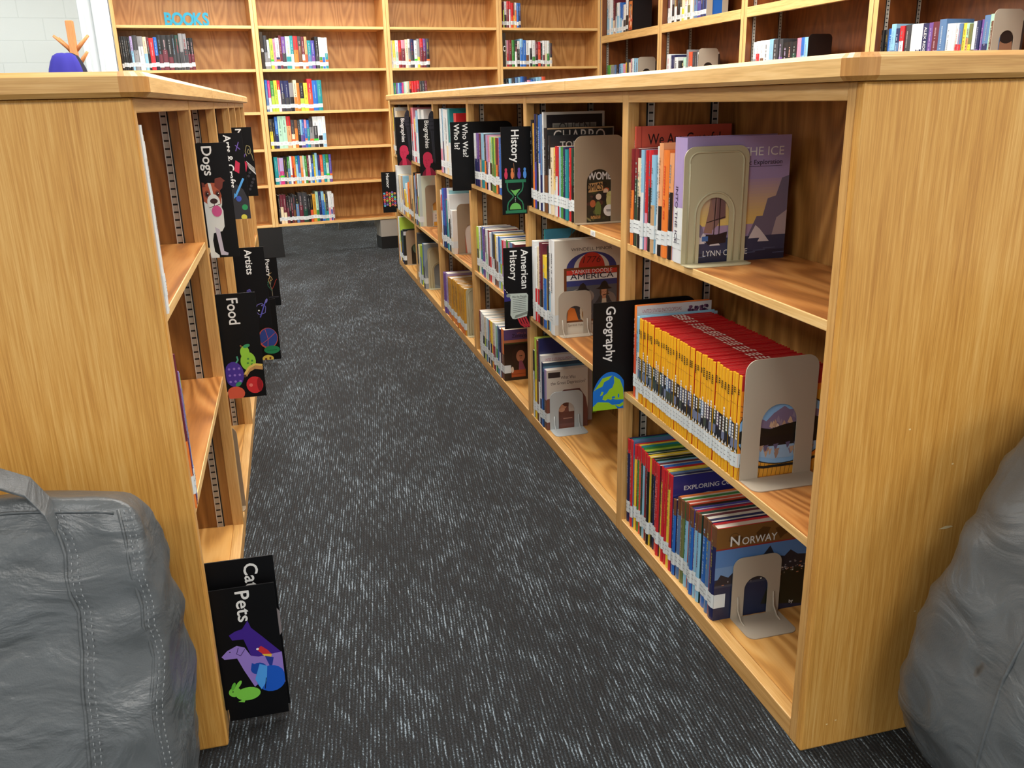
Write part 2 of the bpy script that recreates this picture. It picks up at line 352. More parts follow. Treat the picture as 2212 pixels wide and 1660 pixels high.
def countertop(F, label, u0, u1, ov, z0, z1, near):
    r = rootf(F, 'countertop', 0, 0, 0); tag(r, label, 'countertop'); R = .038
    pts = rrect(u0, u1, -ov, .64, R, 6); mb = MB()
    fn = lambda a, b_, d: (a, b_, d)
    n = len(pts); e = .007
    inner = rrect(u0+e, u1-e, -ov+e, .64-e, R-e, 6)
    rings = [(inner, z0), (pts, z0+e), (pts, z1-e), (inner, z1)]
    for p, z in rings: mb.v += [(a,b_,z) for a,b_ in p]
    for k in range(3):
        for i in range(n):
            j = (i+1)%n; a, b_ = (pts[i][0]+pts[j][0])/2, (pts[i][1]+pts[j][1])/2
            nearc = (a > u1-R*1.15 and b_ < -ov+R*1.15) if near > 0 else (a < u0+R*1.15 and b_ < -ov+R*1.15)
            side = abs(pts[i][1]-pts[j][1]) > abs(pts[i][0]-pts[j][0])
            mb.f.append((k*n+i, k*n+j, (k+1)*n+j, (k+1)*n+i)); mb.c.append((255,)*3)
            mb.m.append('oak_corner' if nearc else ('oak_y' if side else 'oak_edge_x'))
    for f, in ((tuple(range(n-1,-1,-1)),),(tuple(range(3*n,4*n)),)): mb.f.append(f); mb.m.append('oak_x'); mb.c.append((255,)*3)
    mb.build('slab', r)
    sd = MB()
    for u in ((.95,2.64,4.1) if F == 'R' else (1.3,2.55,3.4)):
        sd.box(u,u+.0012,-ov-.0004,-ov+.004,z0+.006,z1-.006,'oak_corner')
    sd.build('seam', r)
countertop('R', 'long oak countertop capping the bookcase right of the aisle', -.014, 5.414, .0268, 1.1725, 1.211, 1)
countertop('L', 'oak countertop capping the bookcase left of the aisle', -.016, 4.130, .0268, 1.175, 1.211, -1)

def wall_unit(F, label, u0, u1, shelves, side, D, zb, zt, back, sidem, lip, std):
    r = rootf(F, 'bookcase', u0, 0, 0); tag(r, label, 'bookcase'); w = u1-u0
    sp = MB().box(0,side,0,D,zb,zt,sidem,front='oak_edge_z').build('side_panel', r, bevel=.002)
    MB().box(w-side,w-.0003,0,D,zb,zt,sidem,front='oak_edge_z').build('side_panel', r, bevel=.002)
    MB().box(side,w-side,D-.012,D,zb,zt,back).build('back_panel', r)
    for z in shelves:
        m = MB().box(side,w-side,.004 if lip else .0,D-.012,z-.02,z,'oak_edge_x',top='ply_shelf')
        if lip: m.box(side,w-side,-.004,.02,z-.058,z,'oak_edge_x')
        m.build('shelf', r, bevel=.0015)
    if std:
        for v in (.05, .23): standard(r, side, v, zb+.05, zt-.05, 1, sp)
    return r
wood('oak_edge_z', 2, ((196,150,86),(222,180,114),(238,204,144)))
ZA, ZB, ZC, ZD, ZE, ZF = 1.722, 1.42, 1.113, .839, .567, .262
BU = [-.814, .154, 1.154, 2.098, 3.026]
for i, lab in enumerate(('first oak wall bookcase beside the white wall, under the BOOKS letters', 'second oak wall bookcase, open above the carpet at the end of the aisle', 'third oak wall bookcase, behind the right bookcase far end', 'fourth oak wall bookcase, in the corner with the letter C divider')):
    wall_unit('B', lab, BU[i], BU[i+1], [2.02, ZA, ZB, ZC, ZD, ZE, ZF], .025, .26, ZF-.022, 2.3, 'ply_wall', 'ply_wallside', False, False)
for lab, a, b_, black in (('black base block under the first wall bookcase', -.55, .2, True), ('beige base block with black toe strip under the second wall bookcase', 1.0, 1.35, False)):
    r = rootf('B', 'base_block', a, 0, 0); tag(r, lab, 'base')
    MB().box(0,b_-a,.004,.16,.1,.239,'black_base' if black else 'gray_laminate').build('upper_panel', r); MB().box(-.002,b_-a+.002,.0,.165,0,.0995,'black_base').build('toe_strip', r)
WU = [.0, 1.168, 2.352, 3.565, 4.75]
WT, WB = 1.656, 1.225
for i, lab in enumerate(('right wall bookcase unit at the corner, with the orange boxed book', 'second right wall bookcase unit from the corner', 'third right wall bookcase unit, with the black bookend', 'right wall bookcase unit farthest from the corner')):
    wall_unit('W', lab, WU[i], WU[i+1], [2.08, WT if i < 2 else (1.66 if i == 2 else 1.70), WB, .80, .40, .1], .037, .30, .08, 2.5, 'ply_red', 'ply_red', True, True)

# ---------------------------------------------------------------- books
CC = {'black':(24,24,26),'charcoal':(58,58,62),'gray':(138,138,140),'white':(226,230,230),'cream':(232,216,180),'navy':(30,36,84),'blue':(36,104,190),'steel':(88,124,168),'sky':(142,194,222),
 'indigo':(74,70,156),'purple':(112,74,150),'lilac':(176,156,204),'magenta':(190,50,120),'pink':(222,140,164),'red':(204,36,44),'dkred':(128,30,38),'maroon':(104,38,52),'redorange':(220,86,52),'orange':(236,128,52),
 'peach':(234,164,112),'yellow':(240,208,60),'mustard':(208,152,44),'lime':(176,204,70),'green':(64,140,62),'dkgreen':(22,66,52),'mint':(172,214,190),'teal':(28,140,146),'olive':(112,116,66),'tan':(196,160,118),'brown':(112,72,44)}
CN = {'dkred':'dark red','dkgreen':'dark green','redorange':'orange red','steel':'steel blue','sky':'sky blue'}
CX = {'dkred':'wine','dkgreen':'pine','redorange':'coral','steel':'slate','sky':'azure'}
ORD = ['first','second','third','fourth','fifth','sixth','seventh','eighth','ninth','tenth','eleventh','twelfth','thirteenth','fourteenth','fifteenth','sixteenth','seventeenth','eighteenth','nineteenth','twentieth','twenty-first','twenty-second','twenty-third','twenty-fourth','twenty-fifth','twenty-sixth','twenty-seventh','twenty-eighth','twenty-ninth','thirtieth','thirty-first','thirty-second','thirty-third','thirty-fourth','thirty-fifth','thirty-sixth']
def shade(c, k): return tuple(max(0, min(255, v*k)) for v in c)
def contrast(c): return (236,238,236) if sum(c) < 400 else (34,34,40)
def cover_mb(mb, pg, t, h, d, c1, c2, rng, hard=True, top=None, split=None, marks=True, ou=0, ov=0, oz=0):
    """cover into mb, page block into pg; local: x 0..t, y 0 (spine) .. d, z 0..h"""
    bt = min(.0028, t*.16) if hard else min(.0009, t*.1); st = .0022 if hard else .0012
    B1, B2 = CC.get(c1, c1) if isinstance(c1, str) else c1, CC.get(c2, c2) if isinstance(c2, str) else c2
    cc = top or B1
    for a, b_ in ((0, bt), (t-bt, t)): mb.box(ou+a,ou+b_,ov+.001,ov+d,oz,oz+h,'print_gloss',cc)
    s = split if split is not None else rng.choice((.3,.42,.5,.55,.62)) if c1 != c2 else 1
    zs = [(0, h*(1-s), B2), (h*(1-s), h, B1)] if s < 1 else [(0, h, B1)]
    bulge = min(.0022, t*.12) if hard else .0004
    for z0, z1, c in zs:
        xs = [0, t*.25, t*.5, t*.75, t]; ys = [.0015, -bulge*.6, -bulge, -bulge*.6, .0015]
        vs = [(ou+x, ov+y, oz+z) for z in (z0, z1) for x, y in zip(xs, ys)]+[(ou+x, ov+st+.001, oz+z) for z in (z0, z1) for x in (0, t)]
        mb.add(vs, [(i,i+1,i+6,i+5) for i in range(4)]+[(5,6,7,8,9,13,12),(4,3,2,1,0,10,11)], 'print_gloss', c)
    if marks and t > .008:
        y = ov-bulge-.0006; col = contrast(B1); n = rng.randint(5, 9); z = oz+h*rng.uniform(.86,.9); w = t*rng.uniform(.16,.30)
        stop = oz+h*rng.uniform(.36,.5)
        fs = []; vs = []
        while z > stop:
            l = rng.uniform(.0028, .006)
            if rng.random() > .2:
                k = len(vs); x0 = ou+t/2-w/2*rng.uniform(.75,1); x1 = ou+t/2+w/2*rng.uniform(.75,1)
                vs += [(x0,y,z),(x1,y,z),(x1,y,z-l),(x0,y,z-l)]; fs.append((k,k+1,k+2,k+3))
            z -= l+.0018
        c_here = B1 if s > .5 else B2
        mk = contrast(c_here) if rng.random() > .3 else CC[rng.choice(('yellow','white','red','sky','cream'))]
        if fs: mb.add(vs, fs, 'print_gloss', tuple(.55*x+.45*y_ for x, y_ in zip(mk, c_here)))
    ins = .004 if hard else .0006
    pg.box(ou+bt,ou+t-bt,ov+st+.001,ov+d-ins,oz+(ins if hard else .0004),oz+h-ins,'paper')
def sticker_mb(mb, t, z0, z1, rng, bulge, ou=0, ov=0, oz=0, tagc=None, jit=.0045):
    y = ov-bulge-.0010; x0, x1 = ou-.0004, ou+t+.0004; sc = rng.uniform(.93,1)
    dz = rng.uniform(-jit,jit); z0 += dz; z1 += dz
    vs = [(x0,ov+.012,z) for z in (oz+z0,oz+z1)]+[(x0,ov+.0005,z) for z in (oz+z0,oz+z1)]+[(ou+t*.25,y+bulge*.4,z) for z in (oz+z0,oz+z1)]+[(ou+t*.75,y+bulge*.4,z) for z in (oz+z0,oz+z1)]+[(x1,ov+.0005,z) for z in (oz+z0,oz+z1)]+[(x1,ov+.028,z) for z in (oz+z0,oz+z1)]
    mb.add(vs, [(2*i,2*i+2,2*i+3,2*i+1) for i in range(5)], 'print_matte', tuple(sc*q for q in (226,232,232)))
    for q in range(2):
        z = oz+z0+(z1-z0)*(.68-.3*q); w = t*rng.uniform(.45,.62)
        mb.add([(ou+t/2-w/2,y-.0004,z),(ou+t/2+w/2,y-.0004,z),(ou+t/2+w/2,y-.0004,z+.0013),(ou+t/2-w/2,y-.0004,z+.0013)], [(0,1,2,3)], 'print_matte', (110,114,120))
    if tagc:
        mb.add([(ou,y-.0003,oz+z1),(ou+t,y-.0003,oz+z1),(ou+t,y-.0003,oz+z1+.014),(ou,y-.0003,oz+z1+.014)], [(0,1,2,3)], 'print_matte', tagc)
def book(F, u, v, z, t, h, d, c1, c2, label, group=None, hard=True, small=False, seed=0, st=(.026,.06), art=None, top=None, split=None, marks=True, sticker=True, tagc=None, spine=None):
    rng = random.Random(seed); r = rootf(F, 'book', u, v, z+.0003); tag(r, label, 'book', group)
    mb, pg = MB(), MB(); cover_mb(mb, pg, t, h, d, c1, c2, rng, hard, top, split, marks)
    if art: art(Decal(mb, (t,.0,0), (0,1,0), (0,0,1), (1,0,0), 'print_gloss', clip=(0,d,0,h)), d, h, mb, t)
    bul = min(.0022, t*.12) if hard else .0004
    if spine: Decal(mb, (t/2,-bul-.0003,0), (1,0,0), (0,0,1), (0,-1,0), 'print_gloss').text(spine[0], -t*.22, h*spine[3], t*.62 if len(spine) < 5 else spine[4], spine[1], rot=-PI/2, bold=.01, width=spine[2])
    sb = MB()
    if sticker: sticker_mb(sb, t, st[0], st[1], rng, bul, tagc=tagc)
    co = mb.build('cover', r); pg.build('page_block', r)
    if sb.f: sb.build('spine_label', co)
    return r
